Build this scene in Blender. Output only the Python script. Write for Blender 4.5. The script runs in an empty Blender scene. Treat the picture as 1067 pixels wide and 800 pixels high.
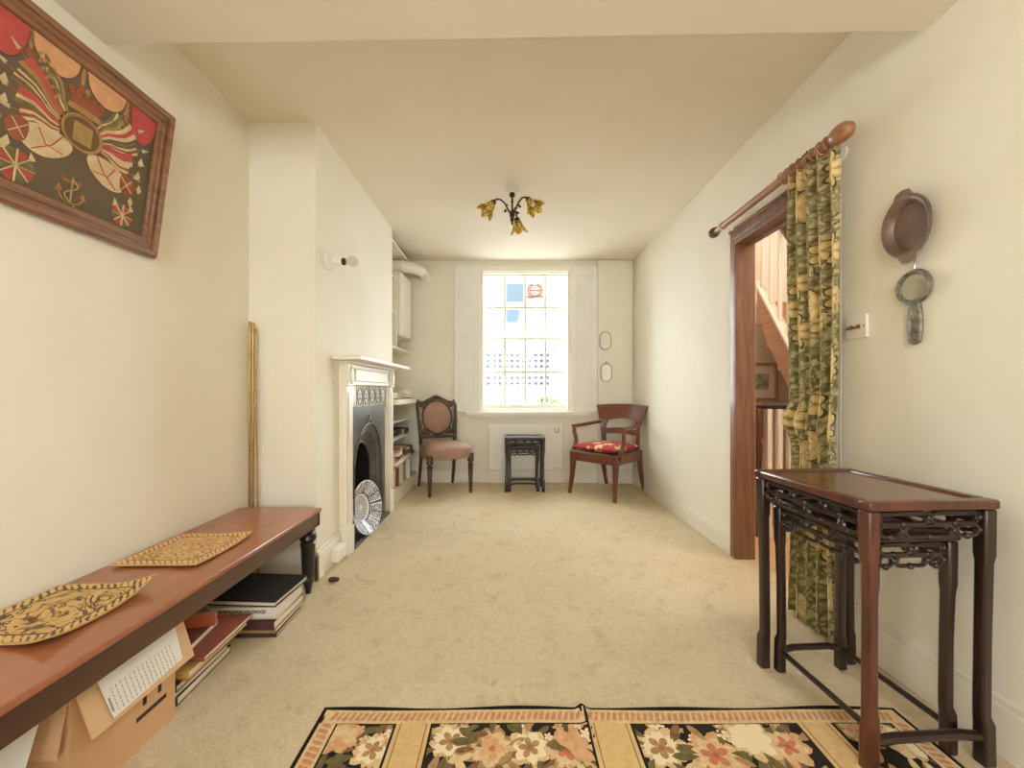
import bpy, math, random
from mathutils import Vector, Matrix, Euler
random.seed(7)
C = bpy.context.scene.collection
PI = math.pi
R = math.radians

EXPOSURE = 1.62
SKY = 0.43
NEAR = 5
S_FAR = 12
S_FRONT = 7.5
HALL = 14
# ------------------------------------------------------------------ colours and materials
def lin(c):
    out = []
    for v in c[:3]:
        v = v / 255.0
        out.append(v / 12.92 if v <= 0.04045 else ((v + 0.055) / 1.055) ** 2.4)
    return (out[0], out[1], out[2], 1.0)

class NT:
    """small helper to wire nodes"""
    def __init__(s, name):
        s.m = bpy.data.materials.new(name); s.m.use_nodes = True
        s.t = s.m.node_tree; s.t.nodes.clear()
        s.out = s.n('ShaderNodeOutputMaterial'); s.b = s.n('ShaderNodeBsdfPrincipled')
        s.l(s.b.outputs[0], s.out.inputs[0])
    def n(s, t, **k):
        nd = s.t.nodes.new(t)
        for a, v in k.items(): setattr(nd, a, v)
        return nd
    def l(s, a, b): s.t.links.new(a, b)
    def coord(s, kind='Object', scale=(1, 1, 1)):
        tc = s.n('ShaderNodeTexCoord'); mp = s.n('ShaderNodeMapping')
        mp.inputs['Scale'].default_value = scale
        s.l(tc.outputs[kind], mp.inputs[0]); return mp.outputs[0]
    def noise(s, vec, scale, detail=4, rough=.55, dist=0.0):
        x = s.n('ShaderNodeTexNoise'); x.inputs['Scale'].default_value = scale
        x.inputs['Detail'].default_value = detail; x.inputs['Roughness'].default_value = rough
        x.inputs['Distortion'].default_value = dist
        s.l(vec, x.inputs['Vector']); return x.outputs['Fac']
    def ramp(s, fac, stops, interp='LINEAR'):
        r = s.n('ShaderNodeValToRGB'); r.color_ramp.interpolation = interp
        e = r.color_ramp.elements
        while len(e) < len(stops): e.new(0.5)
        for i, (p, c) in enumerate(stops):
            e[i].position = p; e[i].color = lin(c)
        s.l(fac, r.inputs[0]); return r.outputs[0]
    def math(s, op, a, b=None, c=None):
        x = s.n('ShaderNodeMath', operation=op)
        for i, v in enumerate((a, b, c)):
            if v is None: continue
            if isinstance(v, (int, float)): x.inputs[i].default_value = v
            else: s.l(v, x.inputs[i])
        return x.outputs[0]
    def mix(s, fac, a, b, mode='MIX'):
        x = s.n('ShaderNodeMix', data_type='RGBA', blend_type=mode)
        for sock, v in ((x.inputs[0], fac), (x.inputs[6], a), (x.inputs[7], b)):
            if isinstance(v, (int, float)): sock.default_value = v
            elif isinstance(v, tuple): sock.default_value = lin(v)
            else: s.l(v, sock)
        return x.outputs[2]
    def bump(s, h, strength=.3, dist=.01):
        x = s.n('ShaderNodeBump'); x.inputs['Strength'].default_value = strength
        x.inputs['Distance'].default_value = dist
        s.l(h, x.inputs['Height']); s.l(x.outputs[0], s.b.inputs['Normal'])
    def base(s, c):
        if isinstance(c, tuple): s.b.inputs['Base Color'].default_value = lin(c)
        else: s.l(c, s.b.inputs['Base Color'])

def mat(name, c1, c2=None, scale=8, rough=.5, metal=0.0, stretch=(1, 1, 1), bump=0, bscale=None, coat=0, spec=None, detail=5, lo=.35, hi=.65, dist=0.0):
    t = NT(name)
    v = t.coord('Object', stretch)
    f = t.noise(v, scale, detail, .6, dist)
    t.base(t.ramp(f, [(lo, c1), (hi, c2 or c1)]))
    t.b.inputs['Roughness'].default_value = rough; t.b.inputs['Metallic'].default_value = metal
    if coat: t.b.inputs['Coat Weight'].default_value = coat; t.b.inputs['Coat Roughness'].default_value = .12
    if spec is not None: t.b.inputs['Specular IOR Level'].default_value = spec
    if bump: t.bump(t.noise(v, bscale or scale * 4, 4), bump, .004)
    return t.m

M = {}
M['wall'] = mat('wall_paint', (234, 230, 217), (229, 224, 209), 1.3, .85, bump=.12, bscale=26)
M['ceiling'] = mat('ceiling_paint', (230, 222, 207), (224, 215, 199), 1.1, .9, bump=.08, bscale=20)
M['white'] = mat('white_gloss_paint', (236, 231, 219), (230, 224, 210), 3, .38, bump=.04)
M['shutter'] = mat('shutter_paint', (236, 235, 230), (230, 229, 224), 3, .45)
M['plastic'] = mat('white_plastic', (238, 235, 226), (234, 231, 222), 3, .35)
M['enamel'] = mat('white_enamel', (235, 231, 222), (230, 226, 216), 2, .3)
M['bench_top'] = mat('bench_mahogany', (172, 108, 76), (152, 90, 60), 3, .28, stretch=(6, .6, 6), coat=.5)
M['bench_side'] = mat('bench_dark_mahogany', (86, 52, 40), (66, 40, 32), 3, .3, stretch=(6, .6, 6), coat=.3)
M['ebony'] = mat('black_stained_wood', (34, 31, 28), (24, 22, 20), 6, .35, coat=.3)
M['rosewood'] = mat('rosewood', (104, 52, 34), (66, 32, 22), 4, .3, stretch=(7, 7, 1), coat=.4, dist=1)
M['rosewood_dark'] = mat('dark_rosewood', (50, 28, 24), (30, 18, 17), 4, .28, stretch=(7, 7, 1), coat=.4)
M['rosewood_top'] = mat('rosewood_top_panel', (112, 62, 44), (84, 44, 32), 3, .22, stretch=(2, 10, 2), coat=.5)
M['blackwood'] = mat('dark_blackwood', (44, 36, 38), (30, 24, 26), 5, .35, coat=.3)
M['mahogany'] = mat('chair_mahogany', (122, 66, 46), (88, 44, 32), 5, .28, stretch=(6, 6, 1.2), coat=.4, dist=1)
M['walnut'] = mat('chair_walnut', (86, 62, 46), (60, 42, 32), 5, .35, stretch=(6, 6, 1.2), coat=.3)
M['leather'] = mat('rose_brown_velvet', (168, 134, 116), (150, 114, 98), 7, .55, bump=.1)
M['door_wood'] = mat('door_frame_wood', (140, 102, 78), (112, 76, 56), 3, .42, stretch=(8, 8, .7), dist=1.5, coat=.15)
M['pole_wood'] = mat('pole_wood', (170, 122, 88), (142, 96, 66), 4, .4, stretch=(8, .8, 8), coat=.2)
M['frame_wood'] = mat('oak_frame_wood', (152, 106, 76), (116, 78, 54), 6, .4, stretch=(.8, 8, 8), coat=.2)
M['hall_wood'] = mat('hall_floor_wood', (222, 184, 142), (206, 164, 122), 4, .35, stretch=(1, 8, 1), dist=.8)
M['stringer'] = mat('stair_pine', (182, 146, 116), (166, 128, 100), 3, .45, stretch=(1, 1, 6))
M['iron'] = mat('cast_iron', (108, 105, 100), (86, 84, 80), 9, .48, metal=.25, bump=.12)
M['soot'] = mat('sooty_firebrick', (40, 38, 37), (28, 26, 25), 9, .9)
M['brass'] = mat('brass', (186, 152, 88), (150, 116, 60), 5, .28, metal=.9)
M['bronze'] = mat('dark_bronze', (70, 52, 40), (44, 32, 26), 12, .4, metal=.6)
M['steel'] = mat('steel', (170, 168, 162), (140, 138, 132), 8, .3, metal=.9)
M['pewter'] = mat('tarnished_silver', (150, 143, 128), (84, 78, 68), 40, .42, metal=.35, bump=.5, bscale=90)
M['copper'] = mat('brown_copper', (128, 104, 90), (100, 78, 68), 10, .4, metal=.15)
M['copper_in'] = mat('worn_pan_base', (152, 136, 108), (124, 108, 84), 14, .5, metal=.1)
M['cardboard'] = mat('cardboard', (208, 168, 126), (196, 154, 112), 3, .85)
M['cardboard_light'] = mat('cardboard_flap', (216, 180, 140), (206, 168, 128), 3, .85)
M['paper'] = mat('white_paper', (232, 229, 222), (226, 223, 216), 3, .8)
M['pages'] = mat('page_edges', (236, 228, 212), (208, 196, 174), 3, .85, stretch=(1, 1, 120))
M['ink'] = mat('dark_ink', (58, 50, 44), None, 3, .8)
M['print_grey'] = mat('grey_print', (150, 144, 136), None, 3, .8)
M['black_cover'] = mat('black_cover', (26, 26, 27), (38, 37, 36), 3, .55)
M['white_cover'] = mat('white_cover', (226, 221, 208), None, 3, .6)
M['maroon_cover'] = mat('maroon_cover', (92, 56, 54), (78, 46, 46), 4, .6)
M['tan_cover'] = mat('tan_cover', (176, 144, 100), (156, 124, 84), 4, .6)
M['darkbrown_cover'] = mat('dark_brown_cover', (70, 48, 44), None, 4, .6)
M['russet_cover'] = mat('russet_cover', (160, 90, 70), (146, 80, 62), 4, .6)
M['plum_cover'] = mat('plum_brown_cover', (134, 82, 72), (120, 70, 62), 4, .6)
M['orange_cover'] = mat('orange_cover', (206, 112, 80), None, 4, .6)
M['yellow_cover'] = mat('yellow_cover', (214, 178, 106), (200, 162, 92), 4, .6)
M['cream_cover'] = mat('cream_cover', (214, 202, 176), None, 4, .6)
M['green_cover'] = mat('grey_green_cover', (116, 124, 110), None, 4, .6)
M['blue_cover'] = mat('blue_grey_cover', (96, 104, 116), None, 4, .6)
M['red_cover'] = mat('faded_red_cover', (150, 84, 70), None, 4, .6)
M['teal_glaze'] = mat('teal_glaze', (92, 116, 110), (74, 96, 92), 4, .3)
M['china'] = mat('white_china', (236, 231, 220), None, 4, .2)
M['china_blue'] = mat('cobalt_glaze', (52, 56, 92), (70, 74, 112), 20, .22)
M['china_grey'] = mat('china_white_glaze', (226, 226, 226), (214, 216, 222), 20, .2)
M['tile'] = mat('pale_grey_tile', (208, 206, 196), (198, 196, 186), 8, .12)
M['tile_dark'] = mat('tile_grey_ornament', (134, 134, 128), (120, 120, 114), 8, .15)
M['black_ring'] = mat('black_bakelite', (30, 26, 22), None, 4, .4)
M['mirror'] = mat('mirror_silver', (226, 224, 214), None, 4, .06, metal=1)
M['stain'] = mat('dark_brown_clump', (84, 58, 40), (60, 42, 30), 30, .9)
M['shade_yellow'] = mat('yellow_shade_glass', (226, 196, 70), (196, 160, 52), 22, .3)
M['shade_brown'] = mat('brown_shade_mottle', (132, 104, 64), (104, 78, 46), 22, .35)
M['grey_render'] = mat('grey_render', (116, 116, 114), (111, 111, 109), .4, .9)
M['far_window'] = mat('far_window_glass', (36, 37, 38), None, 1, .8)
M['leaf_far'] = mat('yellow_green_leaves', (110, 116, 78), (92, 98, 62), 2, .8)
M['bark'] = mat('bark', (110, 100, 88), None, 2, .9)
M['ground_out'] = mat('pale_ground', (204, 202, 196), (196, 194, 188), .6, .9)
M['hall_wall'] = mat('hall_wall_paint', (232, 224, 214), (228, 218, 206), 1.2, .9)
M['art_hall'] = mat('faded_watercolour', (196, 196, 178), (128, 140, 118), 16, .8, lo=.45, hi=.6)
M['mount'] = mat('picture_mount', (236, 232, 222), None, 3, .8)

def glass_mat(name, tint, gl=.06):
    t = NT(name); t.t.nodes.remove(t.b)
    a = t.n('ShaderNodeBsdfTransparent'); a.inputs[0].default_value = lin(tint)
    g = t.n('ShaderNodeBsdfGlossy'); g.inputs['Roughness'].default_value = .03
    mx = t.n('ShaderNodeMixShader'); mx.inputs[0].default_value = gl
    t.l(a.outputs[0], mx.inputs[1]); t.l(g.outputs[0], mx.inputs[2]); t.l(mx.outputs[0], t.out.inputs[0])
    return t.m
M['glass'] = glass_mat('window_glass', (252, 253, 253), .012)
M['bulb'] = glass_mat('clear_bulb_glass', (244, 242, 236), .09)
M['pane_blue'] = glass_mat('pale_blue_pane', (223, 234, 239), .02)
M['pane_blue_lower'] = glass_mat('light_blue_pane', (220, 235, 243), .02)
M['film_orange'] = mat('orange_sticker', (226, 140, 96), None, 4, .7)

def emit(name, c, s):
    t = NT(name); t.b.inputs['Emission Color'].default_value = lin(c); t.b.inputs['Emission Strength'].default_value = s
    t.base(c); return t.m
M['added_globe_glow'] = emit('added_globe_glow', (255, 232, 205), 4.0)

def carpet():
    t = NT('beige_carpet'); v = t.coord('Object')
    big = t.noise(v, 1.6, 5, .6, .4); mid = t.noise(v, 9, 5, .7); fine = t.noise(v, 170, 3, .75); med = t.noise(v, 42, 5, .75)
    spot = t.noise(v, 4.3, 6, .75, .8)
    c = t.ramp(big, [(.3, (223, 204, 168)), (.7, (233, 217, 184))])
    c = t.mix(t.math('MULTIPLY', t.ramp(mid, [(.32, (255, 255, 255)), (.48, (0, 0, 0))]), .5), c, (200, 181, 148))
    c = t.mix(t.math('MULTIPLY', t.ramp(spot, [(.26, (255, 255, 255)), (.36, (0, 0, 0))]), .8), c, (176, 150, 110))
    c = t.mix(.6, c, t.ramp(med, [(.3, (158, 158, 158)), (.7, (214, 214, 214))]), 'OVERLAY')
    c = t.mix(.6, c, t.ramp(fine, [(.3, (150, 150, 150)), (.7, (220, 220, 220))]), 'OVERLAY')
    t.base(c); t.b.inputs['Roughness'].default_value = 1; t.b.inputs['Specular IOR Level'].default_value = .1
    t.bump(t.math('ADD', fine, t.math('MULTIPLY', med, 1.5)), .8, .01)
    return t.m
M['carpet'] = carpet()

def floral(name, scale, ground1, ground2, leaf, petal, petal2, heart, thr=.36, npet=6, uv=True, density=1.0, rough=.9, stretch=(1, 1, 1)):
    """woven floral: leaf scrolls on a dark ground with large petalled blooms"""
    t = NT(name)
    v = t.coord('UV' if uv else 'Object', stretch)
    # ground and leaves
    nz = t.noise(v, scale * 1.2, 3)
    warp = t.n('ShaderNodeVectorMath', operation='MULTIPLY_ADD')
    cmb = t.n('ShaderNodeTexNoise'); cmb.inputs['Scale'].default_value = scale * 1.6
    t.l(v, cmb.inputs['Vector']); t.l(cmb.outputs['Color'], warp.inputs[0])
    warp.inputs[1].default_value = (.9 / scale,) * 3; t.l(v, warp.inputs[2])
    vo = t.n('ShaderNodeTexVoronoi', feature='DISTANCE_TO_EDGE'); vo.inputs['Scale'].default_value = scale * 4.4
    t.l(warp.outputs[0], vo.inputs['Vector'])
    wv = t.n('ShaderNodeTexWave', wave_type='BANDS', bands_direction='DIAGONAL'); wv.inputs['Scale'].default_value = scale * 1.5
    wv.inputs['Distortion'].default_value = 9; wv.inputs['Detail'].default_value = 3; wv.inputs['Detail Scale'].default_value = 1.6
    t.l(v, wv.inputs['Vector'])
    g = t.ramp(nz, [(.35, ground1), (.65, ground2)])
    g = t.mix(t.ramp(vo.outputs['Distance'], [(.10, (0, 0, 0)), (.14, (255, 255, 255))]), g, leaf)
    g = t.mix(t.ramp(wv.outputs['Fac'], [(.62, (0, 0, 0)), (.7, (190, 190, 190))]), g, (int(ground1[0] * .62), int(ground1[1] * .62), int(ground1[2] * .58)))
    # blooms
    vb = t.n('ShaderNodeTexVoronoi', feature='F1'); vb.inputs['Scale'].default_value = scale; vb.inputs['Randomness'].default_value = .75
    vb.voronoi_dimensions = '2D' if uv else '3D'
    t.l(v, vb.inputs['Vector'])
    sc = t.n('ShaderNodeVectorMath', operation='SCALE'); sc.inputs['Scale'].default_value = 1.0
    t.l(v, sc.inputs[0])
    sub = t.n('ShaderNodeVectorMath', operation='SUBTRACT'); t.l(v, sub.inputs[0]); t.l(vb.outputs['Position'], sub.inputs[1])
    sp = t.n('ShaderNodeSeparateXYZ'); t.l(sub.outputs[0], sp.inputs[0])
    ang = t.math('ARCTAN2', sp.outputs[1], sp.outputs[0])
    wob = t.math('ABSOLUTE', t.math('SINE', t.math('MULTIPLY', ang, npet / 2.0)))
    rad = t.math('ADD', t.math('MULTIPLY', wob, thr * .42), thr * .66)
    d = vb.outputs['Distance']
    inside = t.math('LESS_THAN', d, rad)
    sel = t.n('ShaderNodeSeparateColor'); t.l(vb.outputs['Color'], sel.inputs[0])
    keep = t.math('LESS_THAN', sel.outputs[0], density)
    inside = t.math('MULTIPLY', inside, keep)
    rel = t.math('DIVIDE', d, rad)
    pc = t.ramp(t.math('ADD', t.math('MULTIPLY', t.math('PINGPONG', t.math('MULTIPLY', rel, 2.6), 1.0), .6), t.math('MULTIPLY', wob, .4)),
                [(.15, heart), (.32, petal2), (.8, petal)])
    pc = t.mix(t.math('LESS_THAN', wob, .13), pc, heart)
    pc = t.mix(t.math('GREATER_THAN', rel, .9), pc, (int(ground1[0] * .7), int(ground1[1] * .68), int(ground1[2] * .6)))
    t.base(t.mix(inside, g, pc)); t.b.inputs['Roughness'].default_value = rough
    t.b.inputs['Specular IOR Level'].default_value = .15
    t.b.inputs['Sheen Weight'].default_value = .1
    return t.m
M['curtain'] = floral('floral_curtain_cloth', 6.0, (124, 116, 82), (160, 150, 108), (194, 182, 136), (228, 208, 156), (206, 182, 126), (182, 150, 100), .46, 8, True, .55)
M['cushion'] = floral('red_floral_cushion', 7.5, (168, 44, 52), (186, 56, 62), (190, 62, 62), (236, 214, 176), (230, 170, 84), (196, 110, 60), .44, 5, True, .7)
M['lining'] = mat('cream_lining', (232, 226, 208), None, 3, .9)

def tapestry(name, gold, gold2, dark, scale, thr, thr2, seed):
    t = NT(name); v = t.coord('UV')
    mp = t.n('ShaderNodeMapping'); mp.inputs['Location'].default_value = (seed, seed * .7, 0); t.l(v, mp.inputs[0]); v2 = mp.outputs[0]
    n1 = t.noise(v2, scale, 3, .55, 1.6); n2 = t.noise(v2, scale * 3, 3, .6, .8); n3 = t.noise(v2, 60, 3, .7)
    c = t.ramp(n2, [(.35, gold), (.65, gold2)])
    sh = t.math('ABSOLUTE', t.math('SUBTRACT', n1, .5))
    c = t.mix(t.ramp(sh, [(thr, (255, 255, 255)), (thr2, (0, 0, 0))]), c, dark)
    # woven border
    sp = t.n('ShaderNodeSeparateXYZ'); t.l(v, sp.inputs[0])
    ex = t.math('MINIMUM', sp.outputs[0], t.math('SUBTRACT', 1.0, sp.outputs[0]))
    ey = t.math('MINIMUM', sp.outputs[1], t.math('SUBTRACT', 1.0, sp.outputs[1]))
    e = t.math('MINIMUM', ex, ey)
    wv = t.n('ShaderNodeTexWave', wave_type='BANDS', bands_direction='DIAGONAL'); wv.inputs['Scale'].default_value = 9
    wv.inputs['Distortion'].default_value = 3; t.l(v, wv.inputs['Vector'])
    bc = t.ramp(t.math('ADD', t.math('MULTIPLY', wv.outputs['Fac'], .25), t.math('MULTIPLY', n2, .75)), [(.40, dark), (.50, gold)])
    c = t.mix(t.math('LESS_THAN', e, .12), c, bc)
    c = t.mix(t.math('MULTIPLY', t.math('LESS_THAN', e, .135), t.math('GREATER_THAN', e, .115)), c, dark)
    c = t.mix(t.math('LESS_THAN', e, .02), c, gold2)
    t.base(t.mix(.3, c, t.ramp(n3, [(.3, (158, 158, 158)), (.7, (214, 214, 214))]), 'OVERLAY'))
    t.b.inputs['Roughness'].default_value = .7; t.bump(n2, .4, .003)
    return t.m
M['mat_near'] = tapestry('gold_brown_tapestry', (220, 186, 122), (198, 160, 98), (92, 70, 52), 3.2, .014, .032, 3.1)
M['mat_far'] = tapestry('gold_red_tapestry', (224, 190, 134), (208, 170, 112), (158, 108, 76), 8.0, .018, .05, 8.3)

def art_ground():
    t = NT('dark_embroidery_cloth'); v = t.coord('Object')
    n = t.noise(v, 5, 4); f = t.noise(v, 260, 2)
    c = t.ramp(n, [(.3, (92, 82, 62)), (.7, (110, 92, 72))])  # lightened: haze of glass reflections is put into the cloth colour
    t.base(t.mix(.25, c, t.ramp(f, [(.3, (150, 150, 150)), (.7, (220, 220, 220))]), 'OVERLAY')); t.b.inputs['Roughness'].default_value = .9
    t.bump(f, .2, .002); return t.m
M['art_ground'] = art_ground()
for k, c, c2 in (('red', (194, 84, 78), (178, 72, 68)), ('peach', (216, 166, 122), (200, 148, 106)), ('cream', (212, 192, 152), (192, 170, 130)), ('gold', (176, 138, 82), (150, 112, 64)),
                 ('rust', (156, 92, 62), (136, 76, 50)), ('ochre', (170, 140, 78), (150, 120, 64)), ('olive', (126, 116, 76), (106, 96, 62)), ('brown', (112, 80, 56), None)):
    M['th_' + k] = mat('thread_' + k, c, c2, 30, .85, bump=.3, bscale=200)  # thread colours muted, with the same reflected haze mixed in
for k, c, c2 in (('black', (42, 36, 30), (52, 45, 37)), ('tan', (220, 190, 136), (208, 176, 122)), ('border', (206, 158, 120), (186, 130, 98)), ('edge', (34, 28, 24), None), ('cream', (226, 202, 158), (206, 176, 130)),
                 ('peach', (220, 178, 136), (204, 154, 114)), ('coral', (206, 136, 102), (192, 116, 86)), ('rose', (184, 118, 92), (164, 100, 78)), ('beige', (184, 150, 110), (160, 126, 88)), ('leaf', (124, 112, 74), (100, 92, 60)), ('taupe', (140, 108, 78), (120, 92, 66)), ('pale', (236, 220, 186), None)):
    M['rug_' + k] = mat('rug_' + k, c, c2, 60, 1.0, bump=.4, bscale=300, spec=.1)

# ------------------------------------------------------------------ geometry
class MB:
    def __init__(s, o=(0, 0, 0)):
        s.v = []; s.f = []; s.mi = []; s.uv = {}; s.o = Vector(o); s.nb = 0
    def add(s, vs, fs, m=0):
        b = len(s.v)
        s.v += [Vector(p) for p in vs]
        for f in fs:
            s.f.append(tuple(b + i for i in f)); s.mi.append(m)
        return b
    def box(s, x0, x1, y0, y1, z0, z1, m=0):
        s.nb += 1; x0, x1 = sorted((x0, x1)); y0, y1 = sorted((y0, y1)); z0, z1 = sorted((z0, z1))
        vs = [(x0, y0, z0), (x1, y0, z0), (x1, y1, z0), (x0, y1, z0), (x0, y0, z1), (x1, y0, z1), (x1, y1, z1), (x0, y1, z1)]
        s.add(vs, [(0, 3, 2, 1), (4, 5, 6, 7), (0, 1, 5, 4), (1, 2, 6, 5), (2, 3, 7, 6), (3, 0, 4, 7)], m); return s
    def hexa(s, lo, hi, m=0):
        s.nb += 1
        s.add(list(lo) + list(hi), [(0, 3, 2, 1), (4, 5, 6, 7), (0, 1, 5, 4), (1, 2, 6, 5), (2, 3, 7, 6), (3, 0, 4, 7)], m); return s
    def lathe(s, prof, c=(0, 0, 0), n=24, mx=None, m=0, mf=None, rf=None):
        c = Vector(c); vs = []
        for i, (r, z) in enumerate(prof):
            for k in range(n):
                a = 2 * PI * k / n
                rr = r * (rf(i, a) if rf else 1)
                p = Vector((rr * math.cos(a), rr * math.sin(a), z))
                if mx is not None: p = mx @ p
                vs.append(p + c)
        b = len(s.v); s.v += vs
        for i in range(len(prof) - 1):
            for k in range(n):
                s.f.append((b + i * n + k, b + i * n + (k + 1) % n, b + (i + 1) * n + (k + 1) % n, b + (i + 1) * n + k))
                s.mi.append(mf(i, k) if mf else m)
        if prof[0][0] > 1e-5: s.f.append(tuple(b + k for k in range(n))[::-1]); s.mi.append(m)
        if prof[-1][0] > 1e-5: s.f.append(tuple(b + (len(prof) - 1) * n + k for k in range(n))); s.mi.append(m)
        return s
    def tube(s, path, r, n=8, closed=False, m=0, ph=None, up=None, flat=1.0):
        P = [Vector(p) for p in path]; N = len(P)
        rs = r if isinstance(r, (list, tuple)) else [r] * N
        T = []
        for i in range(N):
            a = P[(i - 1) % N] if (closed or i > 0) else P[i]
            b = P[(i + 1) % N] if (closed or i < N - 1) else P[i]
            T.append((b - a).normalized())
        u = Vector(up) if up else (Vector((0, 0, 1)) if abs(T[0].z) < .9 else Vector((1, 0, 0)))
        u = (u - T[0] * u.dot(T[0])).normalized()
        ph = (PI / n if n == 4 else 0) if ph is None else ph
        base = len(s.v)
        for i in range(N):
            u = (u - T[i] * u.dot(T[i])).normalized(); w = T[i].cross(u)
            for k in range(n):
                a = 2 * PI * k / n + ph
                s.v.append(P[i] + (u * math.cos(a) * flat + w * math.sin(a)) * rs[i])
        last = N if closed else N - 1
        for i in range(last):
            j = (i + 1) % N
            for k in range(n):
                s.f.append((base + i * n + k, base + i * n + (k + 1) % n, base + j * n + (k + 1) % n, base + j * n + k)); s.mi.append(m)
        if not closed:
            s.f.append(tuple(base + k for k in range(n))[::-1]); s.mi.append(m)
            s.f.append(tuple(base + (N - 1) * n + k for k in range(n))); s.mi.append(m)
        return s
    def prism(s, poly, fn, d0, d1, m=0):
        """poly of 2D points, fn(a,b,d)->3D, from depth d0 to d1"""
        n = len(poly)
        vs = [fn(a, b, d0) for a, b in poly] + [fn(a, b, d1) for a, b in poly]
        s.add(vs, [tuple(range(n))[::-1], tuple(range(n, 2 * n))] + [(i, (i + 1) % n, n + (i + 1) % n, n + i) for i in range(n)], m); return s
    def grid(s, fn, nu, nv, m=0, mf=None, uvf=None):
        b = len(s.v)
        for j in range(nv + 1):
            for i in range(nu + 1):
                s.v.append(Vector(fn(i / nu, j / nv)))
                if uvf: s.uv[len(s.v) - 1] = uvf(i / nu, j / nv)
        for j in range(nv):
            for i in range(nu):
                a = b + j * (nu + 1) + i
                s.f.append((a, a + 1, a + nu + 2, a + nu + 1)); s.mi.append(mf(i / nu, j / nv) if mf else m)
        return s
    def slab(s, fn, nu, nv, m=0, uvf=None):
        """closed sheet: fn(u,v,side) side 0/1"""
        b = len(s.v); W = nu + 1; H = nv + 1
        for sd in (0, 1):
            for j in range(H):
                for i in range(W):
                    s.v.append(Vector(fn(i / nu, j / nv, sd)))
                    if uvf: s.uv[len(s.v) - 1] = uvf(i / nu, j / nv)
        o = W * H
        for j in range(nv):
            for i in range(nu):
                a = b + j * W + i
                s.f.append((a, a + 1, a + W + 1, a + W)); s.f.append((o + a, o + a + W, o + a + W + 1, o + a + 1)); s.mi += [m, m]
        for i in range(nu):
            a = b + i; s.f.append((a, o + a, o + a + 1, a + 1)); s.mi.append(m)
            a = b + nv * W + i; s.f.append((a, a + 1, o + a + 1, o + a)); s.mi.append(m)
        for j in range(nv):
            a = b + j * W; s.f.append((a, a + W, o + a + W, o + a)); s.mi.append(m)
            a = b + j * W + nu; s.f.append((a, o + a, o + a + W, a + W)); s.mi.append(m)
        return s
    def ball(s, c, r, n=12, sc=(1, 1, 1), m=0, mx=None):
        pr = [(math.sin(PI * i / n) * r, -math.cos(PI * i / n) * r) for i in range(n + 1)]
        S = Matrix.Diagonal(Vector(sc)); mm = (mx @ S) if mx is not None else S
        return s.lathe(pr, c, n + 4, mm, m)
    def build(s, name, mats, parent=None, smooth=40, bevel=0, subsurf=0, solid=0):
        me = bpy.data.meshes.new(name)
        me.from_pydata([p - s.o for p in s.v], [], s.f)
        mats = mats if isinstance(mats, (list, tuple)) else [mats]
        for q in mats: me.materials.append(q)
        me.polygons.foreach_set('material_index', s.mi)
        if s.uv:
            L = me.uv_layers.new(name='UVMap')
            for lp in me.loops: L.data[lp.index].uv = s.uv.get(lp.vertex_index, (0, 0))
        me.validate(); me.update()
        import bmesh
        bm = bmesh.new(); bm.from_mesh(me)
        if s.nb * 8 != len(s.v): bmesh.ops.remove_doubles(bm, verts=bm.verts, dist=1e-6)
        bmesh.ops.recalc_face_normals(bm, faces=bm.faces); bm.to_mesh(me); bm.free()
        if smooth:
            me.polygons.foreach_set('use_smooth', [True] * len(me.polygons)); me.set_sharp_from_angle(angle=R(smooth))
        o = bpy.data.objects.new(name, me); C.objects.link(o)
        if parent: o.parent = parent
        elif s.o.length: o.location = s.o
        if solid:
            q = o.modifiers.new('Solidify', 'SOLIDIFY'); q.thickness = solid; q.offset = 0
        if bevel:
            q = o.modifiers.new('Bevel', 'BEVEL'); q.width = bevel; q.segments = 2; q.limit_method = 'ANGLE'; q.angle_limit = R(50)
        if subsurf:
            q = o.modifiers.new('Subdivision', 'SUBSURF'); q.levels = subsurf; q.render_levels = subsurf
        return o

def tag(o, label, cat, group=None):
    o['label'] = label; o['category'] = cat
    if group: o['group'] = group
    return o
def thing(name, label, cat, loc=(0, 0, 0), rz=0, rx=0, ry=0, group=None):
    o = bpy.data.objects.new(name, None); C.objects.link(o); o.empty_display_size = .1
    o.location = loc; o.rotation_euler = (R(rx), R(ry), R(rz))
    return tag(o, label, cat, group)
def struct(mb, name, m, parent=None, **k):
    o = mb.build(name, m, parent, **k)
    if not parent: o['kind'] = 'structure'
    return o
def dup(root, loc, rz=None, label=None, group=None):
    r = root.copy(); C.objects.link(r); r.location = loc
    if rz is not None: r.rotation_euler = (0, 0, R(rz))
    if label: r['label'] = label
    if group: r['group'] = group
    for ch in list(root.children):
        c = ch.copy(); C.objects.link(c); c.parent = r
        for g in list(ch.children):
            d = g.copy(); C.objects.link(d); d.parent = c
    return r
def text_mesh(name, s, size, mx, m, parent=None, extrude=.0004, bold=0.0, width=None):
    cu = bpy.data.curves.new(name, 'FONT'); cu.body = s; cu.size = size; cu.extrude = extrude; cu.align_x = 'CENTER'; cu.align_y = 'CENTER'; cu.offset = bold
    t = bpy.data.objects.new(name + '_curve', cu); C.objects.link(t)
    bpy.context.view_layer.update()
    me = bpy.data.meshes.new_from_object(t.evaluated_get(bpy.context.evaluated_depsgraph_get()))
    bpy.data.objects.remove(t); bpy.data.curves.remove(cu)
    if width:
        xs = [v.co.x for v in me.vertices]; k = width / (max(xs) - min(xs))
        for v in me.vertices: v.co.x *= k
    me.transform(mx); me.materials.clear(); me.materials.append(m)
    o = bpy.data.objects.new(name, me); C.objects.link(o)
    if parent: o.parent = parent
    return o
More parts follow.
